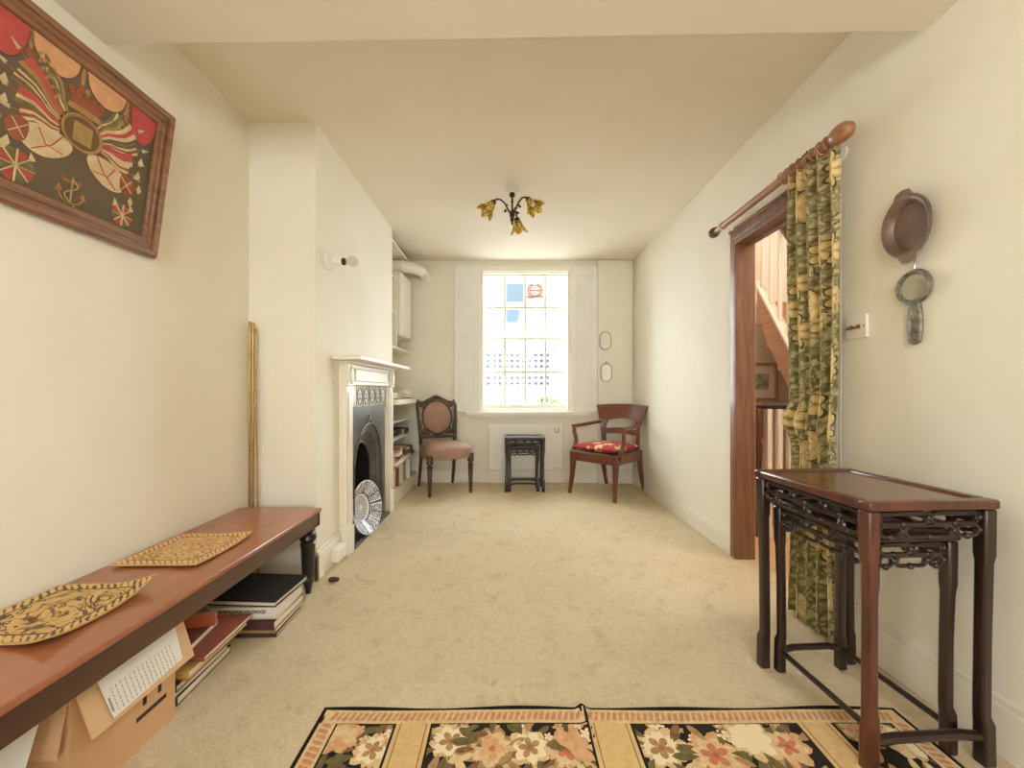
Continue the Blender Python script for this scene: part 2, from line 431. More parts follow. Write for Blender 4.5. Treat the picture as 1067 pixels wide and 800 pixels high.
def arc(c, r, a0, a1, n, fn):
    return [fn(c[0] + r * math.cos(a0 + (a1 - a0) * i / n), c[1] + r * math.sin(a0 + (a1 - a0) * i / n)) for i in range(n + 1)]
# ------------------------------------------------------------------ camera, light
cam = bpy.data.cameras.new('camera'); camo = bpy.data.objects.new('camera', cam); C.objects.link(camo)
camo.location = (0, 0, 1.0); camo.rotation_euler = (R(90), 0, 0)
cam.sensor_width = 36; cam.lens = 420 / 1067 * 36; cam.shift_x = 3.5 / 1067; cam.shift_y = 7 / 1067; cam.clip_start = .02; cam.clip_end = 300
bpy.context.scene.camera = camo
sc = bpy.context.scene
sc.view_settings.view_transform = 'Standard'; sc.view_settings.look = 'None'; sc.view_settings.gamma = 1; sc.view_settings.use_curve_mapping = False
sc.view_settings.exposure = EXPOSURE
sc.cycles.use_denoising = True
sc.cycles.max_bounces = 12; sc.cycles.diffuse_bounces = 8; sc.cycles.transparent_max_bounces = 12
w = bpy.data.worlds.new('sky'); sc.world = w; w.use_nodes = True
bgn = w.node_tree.nodes['Background']; bgn.inputs[0].default_value = lin((236, 246, 255)); bgn.inputs[1].default_value = SKY
def area(name, loc, rot, sx, sy, power=0, col=(1, 1, 1), portal=False):
    L = bpy.data.lights.new(name, 'AREA'); L.shape = 'RECTANGLE'; L.size = sx; L.size_y = sy; L.energy = power; L.color = col
    L.cycles.is_portal = portal
    o = bpy.data.objects.new(name, L); C.objects.link(o); o.location = loc; o.rotation_euler = rot; return o
def point(name, loc, power, col, r=.05):
    L = bpy.data.lights.new(name, 'POINT'); L.energy = power; L.color = col; L.shadow_soft_size = r
    o = bpy.data.objects.new(name, L); C.objects.link(o); o.location = loc; return o
def sun(name, strength, col, d, ang):
    L = bpy.data.lights.new(name, 'SUN'); L.energy = strength; L.color = col; L.angle = R(ang)
    o = bpy.data.objects.new(name, L); C.objects.link(o); o.rotation_euler = Vector(d).to_track_quat('-Z', 'Y').to_euler(); return o
sun('hazy_sky_beyond_far_window', S_FAR, (.90, .96, 1), (0, -.86, -.5), 115)
sun('hazy_sky_beyond_front_window', S_FRONT, (.92, .97, 1), (0, .86, -.5), 115)
area('far_window_portal', (.18, 4.62, 1.57), (R(-90), 0, 0), .95, 1.55, portal=True)
area('front_window_portal', (0, -2.62, 1.45), (R(90), 0, 0), 1.7, 1.7, portal=True)

# ------------------------------------------------------------------ room shell
XL, XR, YB, ZC, YF = -1.373, 1.36, 4.40, 2.42, -2.6
XB, B0, B1 = -1.02, 2.13, 3.53                     # chimney breast face, near end, far end
struct(MB().box(XL - .12, 1.46, YF - .2, 4.75, -.12, 0), 'floor', M['carpet'])
struct(MB().box(XL - .12, 1.46, YF - .2, 4.75, ZC, ZC + .1), 'ceiling', M['ceiling'])
struct(MB().box(XL - .12, XL, YF - .2, 4.75, 0, ZC), 'wall_left', M['wall'])
b = MB(); b.box(XL, XB, B0, 2.53, 0, ZC).box(XL, XB, 3.29, B1, 0, ZC).box(XL, XB, 2.53, 3.29, .92, ZC)
struct(b, 'wall_chimney_breast', M['wall'])
D0, D1, DZ = 1.70, 2.40, 1.90
b = MB(); b.box(XR, 1.46, YF - .2, D0, 0, ZC).box(XR, 1.46, D1, 4.75, 0, ZC).box(XR, 1.46, D0, D1, DZ, ZC)
struct(b, 'wall_right', M['wall'])
WX0, WX1, WZ0, WZ1 = -.314, .681, .79, 2.365
b = MB(); b.box(XL, WX0, YB, 4.6, 0, ZC).box(WX1, XR, YB, 4.6, 0, ZC).box(WX0, WX1, YB, 4.6, 0, WZ0).box(WX0, WX1, YB, 4.6, WZ1, ZC)
struct(b, 'wall_back', M['wall'])
b = MB(); b.box(XL, -.85, YF - .2, YF, 0, ZC).box(.85, XR, YF - .2, YF, 0, ZC).box(-.85, .85, YF - .2, YF, 0, .6).box(-.85, .85, YF - .2, YF, 2.3, ZC)
struct(b, 'wall_front', M['wall'])
b = MB(); b.hexa([(XL, .95, 2.177), (XR, .95, 2.177), (XR, 1.322, 2.177), (XL, 1.375, 2.177)], [(XL, .95, ZC), (XR, .95, ZC), (XR, 1.322, ZC), (XL, 1.375, ZC)])
struct(b, 'ceiling_beam', M['ceiling'], bevel=.006)
# panelled boxing right of the window
struct(MB().box(.965, 1.338, 4.362, YB, 0, 2.415), 'trim_1', M['wall'], bevel=.004)
# baseboards
def skirt(name, x0, x1, y0, y1, h=.145):
    b = MB(); b.box(x0, x1, y0, y1, 0, h - .02)
    t = .006
    dx = (x1 - x0) if abs(x1 - x0) < .05 else 0; dy = (y1 - y0) if abs(y1 - y0) < .05 else 0
    if dx: b.box(x0, x1 - t if name.startswith('baseboard_left') or 'chimney' in name else x1, y0, y1, h - .02, h) if dx > 0 and x0 < 0 else b.box(x0 + t, x1, y0, y1, h - .02, h)
    else: b.box(x0, x1, y0 + t, y1, h - .02, h)
    return struct(b, name, M['white'], bevel=.003)
skirt('baseboard_left', XL, XL + .018, YF, B0, .15)
skirt('baseboard_right', XR - .018, XR, YF, 1.645, .16)
skirt('baseboard_right_far', XR - .018, XR, 2.445, YB, .13)
skirt('baseboard_back', -.96, .965, YB - .018, YB, .155)
skirt('baseboard_back_right', .965, 1.338, 4.346, 4.362, .15)
skirt('baseboard_chimney', XB, XB + .018, B0 - .018, 2.42, .16)
struct(MB().box(XL + .018, XB + .018, B0 - .018, B0, 0, .15), 'baseboard_chimney_side', M['white'], bevel=.003)

# far window: frame, two sashes of 4 x 2 panes, sill
win = MB()
win.box(WX0, WX0 + .04, 4.402, 4.58, WZ0, WZ1).box(WX1 - .04, WX1, 4.402, 4.58, WZ0, WZ1).box(WX0 + .04, WX1 - .04, 4.402, 4.58, WZ1 - .06, WZ1).box(WX0 + .04, WX1 - .04, 4.43, 4.6, WZ0, WZ0 + .015)
win = struct(win, 'window_1', M['white'], bevel=.004)
GX = [-.268, -.042, .183, .409, .637]
def sash(name, z0, z1, zm, y, mid):
    s = MB(); s.box(-.274, -.262, y, y + .04, z0, z1).box(.631, .643, y, y + .04, z0, z1)
    s.box(-.262, .631, y, y + .04, z0, z0 + (.05 if mid == 'b' else .02)).box(-.262, .631, y, y + .04, z1 - (.03 if mid == 't' else .02), z1)
    for x in GX[1:4]: s.box(x - .011, x + .011, y + .008, y + .032, z0 + .02, z1 - .02)
    s.box(-.262, .631, y + .0095, y + .0305, zm - .011, zm + .011)
    return s.build(name, M['white'], win, bevel=.002)
sash('window_sash', .80, 1.585, 1.205, 4.47, 'b'); sash('window_sash', 1.565, 2.315, 1.93, 4.515, 't')
MB().box(-.27, .64, 4.487, 4.491, .82, 1.58).build('window_pane', M['glass'], win, smooth=0)
MB().box(-.27, .64, 4.533, 4.537, 1.58, 2.30).build('window_pane', M['glass'], win, smooth=0)
b = MB(); b.box(-.46, .87, 4.335, 4.47, .725, .775); b.box(-.42, .83, 4.36, 4.40, .70, .725)
b.build('window_sill', M['white'], win, bevel=.008)
MB().box(-.272, .64, 4.427, 4.431, 2.297, 2.304).build('sash_groove', M['steel'], win)
# front window behind the camera
b = MB(); b.box(-.85, -.79, YF - .14, YF - .06, .6, 2.3).box(.79, .85, YF - .14, YF - .06, .6, 2.3).box(-.85, .85, YF - .14, YF - .06, .6, .66).box(-.85, .85, YF - .14, YF - .06, 2.24, 2.3).box(-.03, .03, YF - .14, YF - .06, .6, 2.3).box(-.85, .85, YF - .14, YF - .06, 1.44, 1.48)
w2 = struct(b, 'window_2', M['white']); MB().box(-.80, .80, YF - .102, YF - .098, .65, 2.25).build('window_pane', M['glass'], w2, smooth=0)

# shutters folded back on either side
def shutter(x0, x1, label):
    t = thing('window_shutter', label, 'shutter', ((x0 + x1) / 2, 4.40, .77), group='folded window shutters')
    wd = (x1 - x0) / 2; h = 1.585
    b = MB(); b.box(-wd, wd, -.035, 0, 0, h)
    b.build('shutter_board', M['shutter'], t, bevel=.003)
    for z0, z1 in ((.07, .70), (.80, h - .09)):
        p = MB(); i = .045
        for a0, a1, c0, c1 in ((-wd + i, wd - i, z0, z0 + .018), (-wd + i, wd - i, z1 - .018, z1), (-wd + i, -wd + i + .018, z0 + .018, z1 - .018), (wd - i - .018, wd - i, z0 + .018, z1 - .018)):
            p.box(a0, a1, -.043, -.035, c0, c1)
        p.box(-wd + i + .03, wd - i - .03, -.039, -.035, z0 + .03, z1 - .03)
        p.build('panel_moulding', M['shutter'], t, bevel=.003)
    return t
shutter(-.585, -.3145, 'white panelled shutter folded back left of the window, above the velvet chair')
shutter(.6815, .962, 'white panelled shutter folded back right of the window, above the armchair')

# doorway casing
dr = MB()
for y0, y1 in ((D1, D1 + .045), (D0 - .045, D0)): dr.box(XR - .018, XR, y0, y1, 0, DZ)
dr.box(XR - .018, XR, D0 - .045, D1 + .045, DZ, DZ + .06)
dr.box(XR - .026, XR - .018, D0 - .05, D1 + .05, DZ + .045, DZ + .065)
dr = struct(dr, 'door_1', M['door_wood'], bevel=.004)
b = MB(); b.box(XR - .0175, 1.462, D1 - .012, D1 - .0002, 0, DZ - .03).box(XR - .0175, 1.462, D0 + .0002, D0 + .012, 0, DZ - .03).box(XR - .0175, 1.462, D0, D1, DZ - .03, DZ - .0002)
b.build('door_lining', M['door_wood'], dr, bevel=.003)
MB().box(1.41, 1.425, D0, D1, DZ - .045, DZ - .03).build('door_stop', M['door_wood'], dr, bevel=.002)

# hall beyond
struct(MB().box(1.46, 3.0, .9, 3.9, -.12, -.004), 'floor_hall', M['hall_wood'])
struct(MB().box(1.36, 1.46, D0, D1, -.12, -.002), 'trim_2', M['hall_wood'])
struct(MB().box(1.46, 3.0, 3.75, 3.9, 0, 3.2), 'wall_hall_end', M['hall_wall'])
struct(MB().box(2.9, 3.0, .9, 3.75, 0, 3.2), 'wall_hall_right', M['hall_wall'])
struct(MB().box(1.46, 2.9, .9, 1.0, 0, 3.2), 'wall_hall_near', M['hall_wall'])
struct(MB().box(1.461, 1.50, D1 + .05, 3.75, 0, 3.2), 'wall_hall_left', M['hall_wall'])
struct(MB().box(1.46, 1.50, 1.0, D0 - .05, 0, 3.2), 'wall_hall_left_near', M['hall_wall'])
struct(MB().box(1.46, 1.50, D0 - .05, D1 + .05, DZ + .05, 3.2), 'wall_hall_left_over', M['hall_wall'])
struct(MB().box(1.40, 3.0, .9, 3.9, 3.2, 3.3), 'ceiling_hall', M['ceiling'])

# stair flight in the hall: line from (y 3.5, z 1.95) down towards the viewer
st = thing('staircase', 'pine staircase with white balusters rising beyond the doorway', 'staircase', (2.30, 2.4, 0))
SX = 2.18; sl = 1.45
def sz(y): return 1.87 + (y - 3.5) * sl
b = MB(st.location)
poly = [(2.5, max(0, sz(2.5) - .33)), (3.42, sz(3.42) - .33), (3.5, sz(3.5) - .26), (3.54, sz(3.54) - .15), (3.54, sz(3.54) + .02), (3.5, sz(3.5)), (2.35, sz(2.35)), (2.35, 0), (2.42, 0)]
b.prism(poly, lambda a, c, d: (d, a, c), SX, SX + .045); b.build('stringer', M['stringer'], st, bevel=.006)
b = MB(st.location)
b.prism([(2.33, sz(2.33)), (3.55, sz(3.55)), (3.55, sz(3.55) + .035), (2.33, sz(2.33) + .035)], lambda a, c, d: (d, a, c), SX - .02, SX + .06); b.build('stringer_cap', M['white'], st, bevel=.004)
for k in range(8):
    y = 2.45 + k * .1435; z = sz(y) - .05
    b = MB(st.location); b.box(SX + .045, 2.9, y, y + .17, z - .17, z - .14); b.box(SX + .045, 2.9, y + .15, y + .165, z - .14, z + .04); b.build('tread', M['stringer'], st)
for k in range(10):
    y = 2.5 + k * .11
    b = MB(st.location); b.box(SX + .008, SX + .034, y - .013, y + .013, sz(y) + .03, sz(y) + .82); b.build('baluster', M['white'], st, bevel=.003)
b = MB(st.location); b.tube([(SX + .022, 2.4, sz(2.4) + .83), (SX + .022, 3.56, sz(3.56) + .83)], .03, 10); b.build('handrail', M['rosewood_dark'], st)

lb = thing('balustrade', 'low hall balustrade with wooden rail and white balusters below the framed picture', 'balustrade', (1.72, 2.78, 0))
b = MB(); b.lathe([(.032, 0), (.032, .25), (.022, .28), (.03, .33), (.018, .4), (.03, .62), (.024, .66), (.033, .68), (.033, .86), (.02, .88), (.03, .9), (.0, .93)], n=14); b.build('newel_post', M['rosewood'], lb)
b = MB(); b.tube([(0, 0, .895), (.62, -.04, .885)], .03, 10, flat=.7); b.build('handrail', M['rosewood_dark'], lb)
b = MB(); b.box(.02, .62, -.05, .01, .0, .05); b.build('base_rail', M['white'], lb)
for k in range(8):
    x = .06 + k * .072; b = MB(); b.box(x - .016, x + .016, -.036, -.004, .04, .875); b.build('baluster', M['white'], lb, bevel=.003)
# hall picture
hp = thing('framed_picture', 'small pale landscape print in light wooden frame on the hall wall', 'picture', (2.33, 3.745, .908))
b = MB(); fw = .16
for x0, x1, z0, z1 in ((-fw, fw, 0, .025), (-fw, fw, .325, .35), (-fw, -fw + .025, .025, .325), (fw - .025, fw, .025, .325)): b.box(x0, x1, -.025, 0, z0, z1)
b.build('frame', M['stringer'], hp, bevel=.003)
MB().box(-fw + .02, fw - .02, -.012, -.004, .02, .33).build('mount', M['mount'], hp)
MB().box(-.07, .08, -.014, -.011, .10, .25).build('print', M['art_hall'], hp)
# added hall pendant, out of sight, put in to light the hall
hl = thing('added_pendant', 'white globe pendant added out of sight to light the hall', 'lamp', (2.0, 2.0, 2.95))
MB().tube([(0, 0, .12), (0, 0, .25)], .006, 6).build('cord', M['white'], hl); MB().ball((0, 0, 0), .12).build('globe', M['added_globe_glow'], hl)
point('hall_fill_light', (2.0, 2.0, 2.76), HALL, (1, .96, .9), .12)
# pendant added behind the viewer, unseen, to brighten the carpet and walls
nl_ = thing('added_pendant', 'white globe pendant added behind the viewer to brighten the near room', 'lamp', (.45, -.5, 1.98))
MB().tube([(0, 0, .12), (0, 0, ZC - 1.98)], .006, 6).build('cord', M['white'], nl_); MB().ball((0, 0, 0), .12).build('globe', M['added_globe_glow'], nl_)
point('near_fill_light', (.45, -.5, 1.80), NEAR, (1, .95, .86), .12)
# ------------------------------------------------------------------ outside the window
struct(MB().box(-40, 40, 5.5, 80, -3.3, -3.0), 'ground_outside', M['ground_out'])
bl = thing('building', 'pale building with rows of small dark windows seen through the lower sash', 'building', (-.1, 30, -3))
b = MB(); b.box(-2.6, 3.4, 0, 5, 0, 7.0); b.build('facade', M['grey_render'], bl)
b = MB(); b.box(-2.75, 3.55, -.1, 5.1, 7.0, 7.2); b.build('parapet', M['grey_render'], bl)
first = None
for r in range(6):
    for c_ in range(13):
        x = -2.3 + c_ * .44; z = 4.45 + r * .42
        if first is None:
            q = MB(); q.box(-.11, .11, -.03, .02, 0, .19); first = q.build('window', M['far_window'], bl, smooth=0); o = first
        else:
            o = first.copy(); C.objects.link(o); o.parent = bl
        o.location = (x, 0, z)
pst = thing('lamp_post', 'thin street lamp post seen through the left panes', 'lamp post', (-.55, 14, -3))
MB().lathe([(.06, 0), (.05, .6), (.028, .7), (.022, 6.6)], n=10).build('post', M['steel'], pst)
MB().tube([(0, 0, 6.6), (.05, -.1, 6.75), (.2, -.4, 6.8)], .03, 8).build('arm', M['steel'], pst)
def far_tree(x, y, h, r, label, seed, name='tree'):
    random.seed(seed)
    t = thing(name, label, 'tree' if name == 'tree' else 'bush', (x, y, -3), group='greenery outside the window')
    b = MB(); b.tube([(0, 0, 0), (.05, 0, h * .5), (0, .05, h * .85)], [.09, .07, .03], 8); b.build('trunk', M['bark'], t)
    b = MB()
    for k in range(260):
        d = Vector((random.gauss(0, 1), random.gauss(0, 1), random.gauss(0, .8))).normalized() * r * random.uniform(.35, 1)
        p = Vector((0, 0, h)) + d; s_ = random.uniform(.06, .13)
        u = Vector((random.gauss(0, 1), random.gauss(0, 1), random.gauss(0, 1))).normalized(); v_ = u.orthogonal().normalized()
        b.add([p - u * s_, p - v_ * s_ * .5, p + u * s_, p + v_ * s_ * .5], [(0, 1, 2, 3)])
    b.build('foliage', M['leaf_far'], t, smooth=0)
far_tree(1.0, 10, 3.55, .35, 'taller sunlit tree outside, behind the right column of panes', 3)
far_tree(1.35, 10.5, 3.4, .28, 'small sunlit tree outside, at the far right of the lowest panes', 4)
far_tree(-.45, 9, 3.2, .25, 'small green shrub outside, behind the second lowest pane', 5, 'shrub')
far_tree(-1.6, 11, 2.7, .5, 'low dark shrub outside, behind the lowest left pane', 6, 'shrub')
# translucent blue patches and an orange sticker on the panes
o = MB((.07, 4.531, 2.09)).box(-.020, .163, 4.527, 4.530, 2.0, 2.20).build('blue_pane_patch', M['pane_blue']); tag(o, 'pale blue square patch on the second pane of the top row', 'sheet')
o = MB((.06, 4.531, 1.82)).prism([(-.02, 1.77), (.09, 1.77), (.115, 1.83), (.12, 1.91), (-.02, 1.91)], lambda a, c, d: (a, d, c), 4.527, 4.530).build('blue_pane_patch', M['pane_blue_lower']); tag(o, 'light blue patch with a curved edge on the pane below the square one', 'sheet')
b = MB((.30, 4.531, 2.1))
cx, cz = .296, 2.125
ring = lambda rx, rz, r: b.tube([(cx + rx * math.cos(a * PI / 16), 4.529, cz + rz * math.sin(a * PI / 16)) for a in range(32)], r, 5, True)
ring(.058, .06, .006); ring(.036, .038, .004)
b.box(cx - .056, cx + .056, 4.5275, 4.530, cz - .006, cz + .006)
for sx in (-1, 1):
    for k in range(7):
        a = -1.1 + k * .36; px, pz = cx + sx * .078 * math.cos(a), cz + .075 * math.sin(a)
        b.ball((px, 4.529, pz), .012, 6, (1, .15, 1))
for k in range(9):
    b.ball((cx - .08 + k * .02, 4.529, cz - .07 - .008 * math.sin(k * .8)), .011, 6, (1, .15, 1))
o = b.build('window_sticker', M['film_orange']); tag(o, 'orange round emblem sticker on the third pane of the top row', 'sticker')

# ------------------------------------------------------------------ fireplace (world coordinates, mouth faces +X)
fp = thing('fireplace', 'white painted fireplace surround with black cast iron arched grate and tiles', 'fireplace', (XB, 2.905, 0))
O = fp.location
def pil(y0, y1):
    b = MB(O); b.box(XB, XB + .048, y0, y1, 0, 1.03)
    b.box(XB + .048, XB + .056, y0 + .018, y1 - .018, .20, .99)
    b.box(XB, XB + .056, y0 - .006, y1 + .006, 0, .17)
    o = b.build('pilaster', M['white'], fp, bevel=.004)
    c = MB(O); yc = (y0 + y1) / 2
    c.box(XB, XB + .06, y0 - .006, y1 + .006, 1.03, 1.165)
    mx = Matrix.Rotation(PI / 2, 3, 'Y') @ Matrix.Diagonal(Vector((1.35, .8, 1)))
    c.lathe([(.042, 0), (.042, .008), (.034, .010), (.028, .004), (.018, .006), (.0, .012)], (XB + .06, yc, 1.098), 20, mx)
    c.build('corner_block', M['white'], fp, bevel=.003)
pil(2.42, 2.515); pil(3.295, 3.385)
b = MB(O); b.box(XB, XB + .045, 2.515, 3.295, 1.035, 1.165)
b.box(XB + .045, XB + .055, 2.55, 3.26, 1.06, 1.068).box(XB + .045, XB + .055, 2.55, 3.26, 1.135, 1.143).box(XB + .045, XB + .055, 2.55, 2.558, 1.068, 1.135).box(XB + .045, XB + .055, 3.252, 3.26, 1.068, 1.135)
b.build('frieze', M['white'], fp, bevel=.004)
b = MB(O); b.box(XB, XB + .085, 2.39, 3.415, 1.165, 1.18); b.box(XB, XB + .17, 2.32, 3.47, 1.18, 1.205)
b.build('mantel_shelf', M['white'], fp, bevel=.006)
b = MB(O)
for y0, y1 in ((2.515, 2.53), (3.28, 3.295)): b.box(XB, XB + .03, y0, y1, 0, 1.035)
b.build('inner_slip', M['white'], fp)
ti = MB(O); tp = MB(O)
for k in range(6):
    y0 = 2.53 + k * .125; yc = y0 + .0625
    ti.box(XB + .004, XB + .016, y0 + .001, y0 + .124, .893, 1.034)
    if k >= 1:
        x = XB + .0165
        for sy in (-1, 1):
            tp.tube([(x, yc + sy * (.012 + .035 * math.sin(i / 10 * PI)), .905 + .118 * i / 10) for i in range(11)], .004, 5)
            for j in range(4):
                z = .92 + j * .028; tp.ball((x, yc + sy * .022, z), .011, 6, (.15, 1, .8))
        tp.ball((x, yc, .963), .018, 8, (.12, .8, 1.5))
        tp.ball((x, yc, 1.012), .012, 6, (.12, 1.6, .8)); tp.ball((x, yc, .915), .012, 6, (.12, 1.6, .8))
        for sy in (-1, 1): tp.box(x - .001, x + .001, yc + sy * .054 - .003, yc + sy * .054 + .003, .898, 1.03)
ti.build('tile_row', M['tile'], fp, bevel=.002); tp.build('tile_ornament', M['tile_dark'], fp)
# cast iron plate with arched hood
YC = 2.905
def arch(hw, za, n=20, rz=None):
    """outline of an arched opening of half width hw, apex za"""
    rz = rz or hw * 1.0; zs = za - rz
    return [(YC - hw, .02)] + [(YC - hw * math.cos(PI * i / n), zs + rz * math.sin(PI * i / n)) for i in range(n + 1)] + [(YC + hw, .02)]
ow, oz, iw, iz = .285, .765, .205, .63
A = arch(ow, oz, 20, .33); B = arch(iw, iz, 20, .22)
ir = MB(O); xp = XB + .012
n = len(A)
def outer(i):
    y, z = A[i]
    t_ = i / (n - 1)
    if t_ < .25: return (2.53, min(.893, z * 1.0 if i == 0 else .02 + (.873) * min(1, i / (n * .25))))
    if t_ > .75: return (3.28, .02 if i == n - 1 else .02 + .873 * min(1, (n - 1 - i) / (n * .25)))
    u = (t_ - .25) / .5; return (2.53 + .75 * u, .893)
for i in range(n - 1):
    p, q, r_, s_ = A[i], A[i + 1], outer(i + 1), outer(i)
    ir.add([(xp, *p), (xp, *q), (xp, *r_), (xp, *s_)], [(0, 1, 2, 3)])
    p2, q2 = B[i], B[i + 1]
    ir.add([(xp, *p), (xp, *q), (XB - .055, *q2), (XB - .055, *p2)], [(0, 3, 2, 1)])
ir.build('iron_surround', M['iron'], fp, smooth=50)
mo = MB(O)
mo.tube([(xp + .002, y, z) for y, z in A], .008, 6); mo.tube([(XB - .052, y, z) for y, z in B], .007, 6)
A2 = arch(ow - .05, oz - .055, 20, .29)
mo.tube([(XB - .012, y, z) for y, z in A2], .004, 6)
mo.box(xp - .002, xp + .008, 2.53, 3.28, .878, .893)
mo.build('iron_moulding', M['iron'], fp)
fi = MB(O)
for i, (dy, dz, r_) in enumerate(((0, .03, .014), (-.02, .02, .01), (.02, .02, .01), (0, .055, .009), (-.04, .008, .009), (.04, .008, .009))):
    fi.ball((xp + .004, YC + dy, oz + dz), r_, 8, (.5, 1, 1.2))
fi.build('iron_finial', M['iron'], fp)
cv = MB(O); bx = XL + .004
Bk = [(XB - .055, y, z) for y, z in B]; K2 = [(bx, y, z) for y, z in B]
for i in range(n - 1): cv.add([Bk[i], Bk[i + 1], K2[i + 1], K2[i]], [(0, 1, 2, 3)])
cv.add(K2, [tuple(range(n))]); cv.add([Bk[0], Bk[-1], K2[-1], K2[0]], [(0, 1, 2, 3)])
cv.build('firebox', M['soot'], fp)
gr = MB(O)
for k in range(9): y = YC - .17 + k * .0425; gr.tube([(XB - .06, y, .05), (XB - .03, y, .12), (XB - .05, y, .22)], .006, 6)
gr.tube([(XB - .05, YC - .2, .22), (XB - .05, YC + .2, .22)], .008, 6); gr.tube([(XB - .06, YC - .2, .05), (XB - .06, YC + .2, .05)], .008, 6)
gr.build('grate', M['iron'], fp)
MB(O).box(XB - .07, XB + .055, 2.53, 3.28, 0, .022).build('hearth_plate', M['iron'], fp, bevel=.003)

# blue and white dish leaning in the fireplace
dd = Vector((.2, .98, 0)).normalized(); nn = Vector((dd.y, -dd.x, 0)); ln = R(9)
zz = Vector((-nn.x * math.sin(ln), -nn.y * math.sin(ln), math.cos(ln))); nz = dd.cross(zz)
if nz.x < 0: nz = -nz
mx = Matrix((dd, zz, nz)).transposed()
pl = thing('dish', 'deep blue and white fern patterned dish leaning against the fireplace', 'dish', (-.965, 2.76, .205))
RD = .178
prof = [(.055, -.062), (.060, -.070), (.075, -.066), (.09, -.058), (RD, -.004), (RD + .003, .002), (RD - .002, .004)]
NR = 26; prof_in = []
for i in range(NR + 1):
    r_ = (RD - .002) * (1 - i / NR)
    z = .004 - .058 * (1 - min(1, max(0, (r_ - .085) / (RD - .002 - .085)))) ** 1.1 if r_ > .085 else -.054
    prof_in.append((max(r_, .0), z))
NA = 144
def dpat(i, k):
    if i < len(prof) - 1: return 0
    j = i - len(prof) + 1; r_ = 1 - (j + .5) / NR; a = (k + .5) / NA * 7 % 1.0
    if r_ > .955: return 1
    if .50 < r_ < .53: return 1
    if r_ > .53:
        if a < .045 or a > .955: return 1
        c = abs(a - .5)
        if c < .03: return 1
        s_ = (r_ - .53) * 17 + c * 9
        if c < .40 - .2 * abs(r_ - .74) * 2 and (s_ % 1.35) < .62: return 1
        return 0
    a2 = (k + .5) / NA * 5 % 1.0
    if r_ < .42 and ((r_ * 12 + abs(a2 - .5) * 6) % 1.4) < .45 and r_ > .08: return 1
    return 0
MB().lathe(prof + prof_in, (0, 0, 0), NA, mx, mf=dpat).build('bowl', [M['china_grey'], M['china_blue']], pl, smooth=60)

# little socket box on the skirting, wall lamp, brown clump on the carpet
sk = thing('socket_box', 'white surface socket box on the skirting beside the fireplace', 'socket', (XB + .018, 2.33, .03))
MB().box(0, .045, -.06, .06, 0, .075).build('box', M['plastic'], sk, bevel=.006)
b = MB()
for dz in (-.012, .012): b.box(.045, .047, -.02, -.012, .037 + dz - .004, .037 + dz + .004)
b.build('socket_slot', M['pages'], sk)
o = MB((-.92, 2.11, 0)).ball((-.92, 2.11, .012), .022, 8, (1.1, .8, .6)).ball((-.905, 2.118, .01), .014, 8, (1, 1, .7)).build('cork_piece', M['stain']); tag(o, 'small dark brown clump lying on the carpet near the bench leg', 'debris')
wl = thing('wall_lamp', 'white wall lamp holder with bare clear bulb on the chimney breast', 'lamp', (XB, 2.27, 1.727))
mxx = Matrix.Rotation(PI / 2, 3, 'Y')
MB().lathe([(.046, 0), (.046, .014), (.034, .026), (.02, .03)], n=20, mx=mxx).build('wall_rose', M['plastic'], wl)
MB().lathe([(.022, .026), (.02, .075), (.024, .078), (.024, .085)], n=16, mx=mxx).build('lamp_holder', M['plastic'], wl)
MB().lathe([(.02, .085), (.02, .098)], n=16, mx=mxx).build('holder_ring', M['black_ring'], wl)
MB().lathe([(.012, .098), (.014, .108), (.028, .13), (.03, .145), (.024, .162), (.01, .172), (0, .174)], n=16, mx=mxx).build('bulb', M['bulb'], wl)
MB().ball((.02, .012, -.03), .012, 8).build('switch_knob', M['plastic'], wl)

# ------------------------------------------------------------------ alcove shelving
al = thing('alcove_cupboard', 'white built-in alcove bookcase with counter between fireplace and window', 'bookcase', (XL, B1, 0))
O = al.location
b = MB(O); b.box(XL + .001, -.99, B1 + .001, YB - .002, .0, .13); b.build('plinth', M['white'], al, bevel=.003)
b = MB(O); b.box(XL + .001, -.955, B1 + .001, YB - .002, .875, .92); b.build('counter', M['white'], al, bevel=.005)
b = MB(O); b.box(XL + .001, -.985, B1 + .002, YB - .003, .335, .355); b.build('shelf', M['white'], al, bevel=.003)
b = MB(O); b.box(XL + .001, -1.07, B1 + .002, YB - .003, .527, .545); b.build('shelf', M['white'], al, bevel=.003)
b = MB(O); b.box(XL + .001, -1.07, B1 + .002, YB - .003, .692, .71); b.build('shelf', M['white'], al, bevel=.003)
b = MB(O); b.box(-1.02, -.985, 4.0, 4.03, .13, .335); b.build('divider', M['white'], al, bevel=.003)
b = MB(O); b.box(XL + .001, -.97, YB - .03, YB - .002, 0, .875); b.build('end_panel', M['white'], al, bevel=.003)
au = thing('alcove_shelves', 'white narrow shelves high in the alcove beside the water heater', 'shelves', (XL, B1, 1.4))
O = au.location
b = MB(O); b.box(XL + .001, -1.07, B1 + .001, YB - .002, 1.40, 1.42); b.build('shelf', M['white'], au, bevel=.003)
b = MB(O); b.box(XL + .001, -1.045, 3.77, 3.79, 1.42, 2.12); b.build('upright', M['white'], au, bevel=.003)
for z in (1.72, 2.04):
    b = MB(O); b.box(XL + .001, -1.05, B1 + .001, 3.77, z, z + .018); b.build('shelf', M['white'], au, bevel=.003)
b = MB(O); b.box(XL + .001, -1.035, B1 + .001, YB - .002, 2.335, 2.355); b.build('top_board', M['white'], au, bevel=.003)
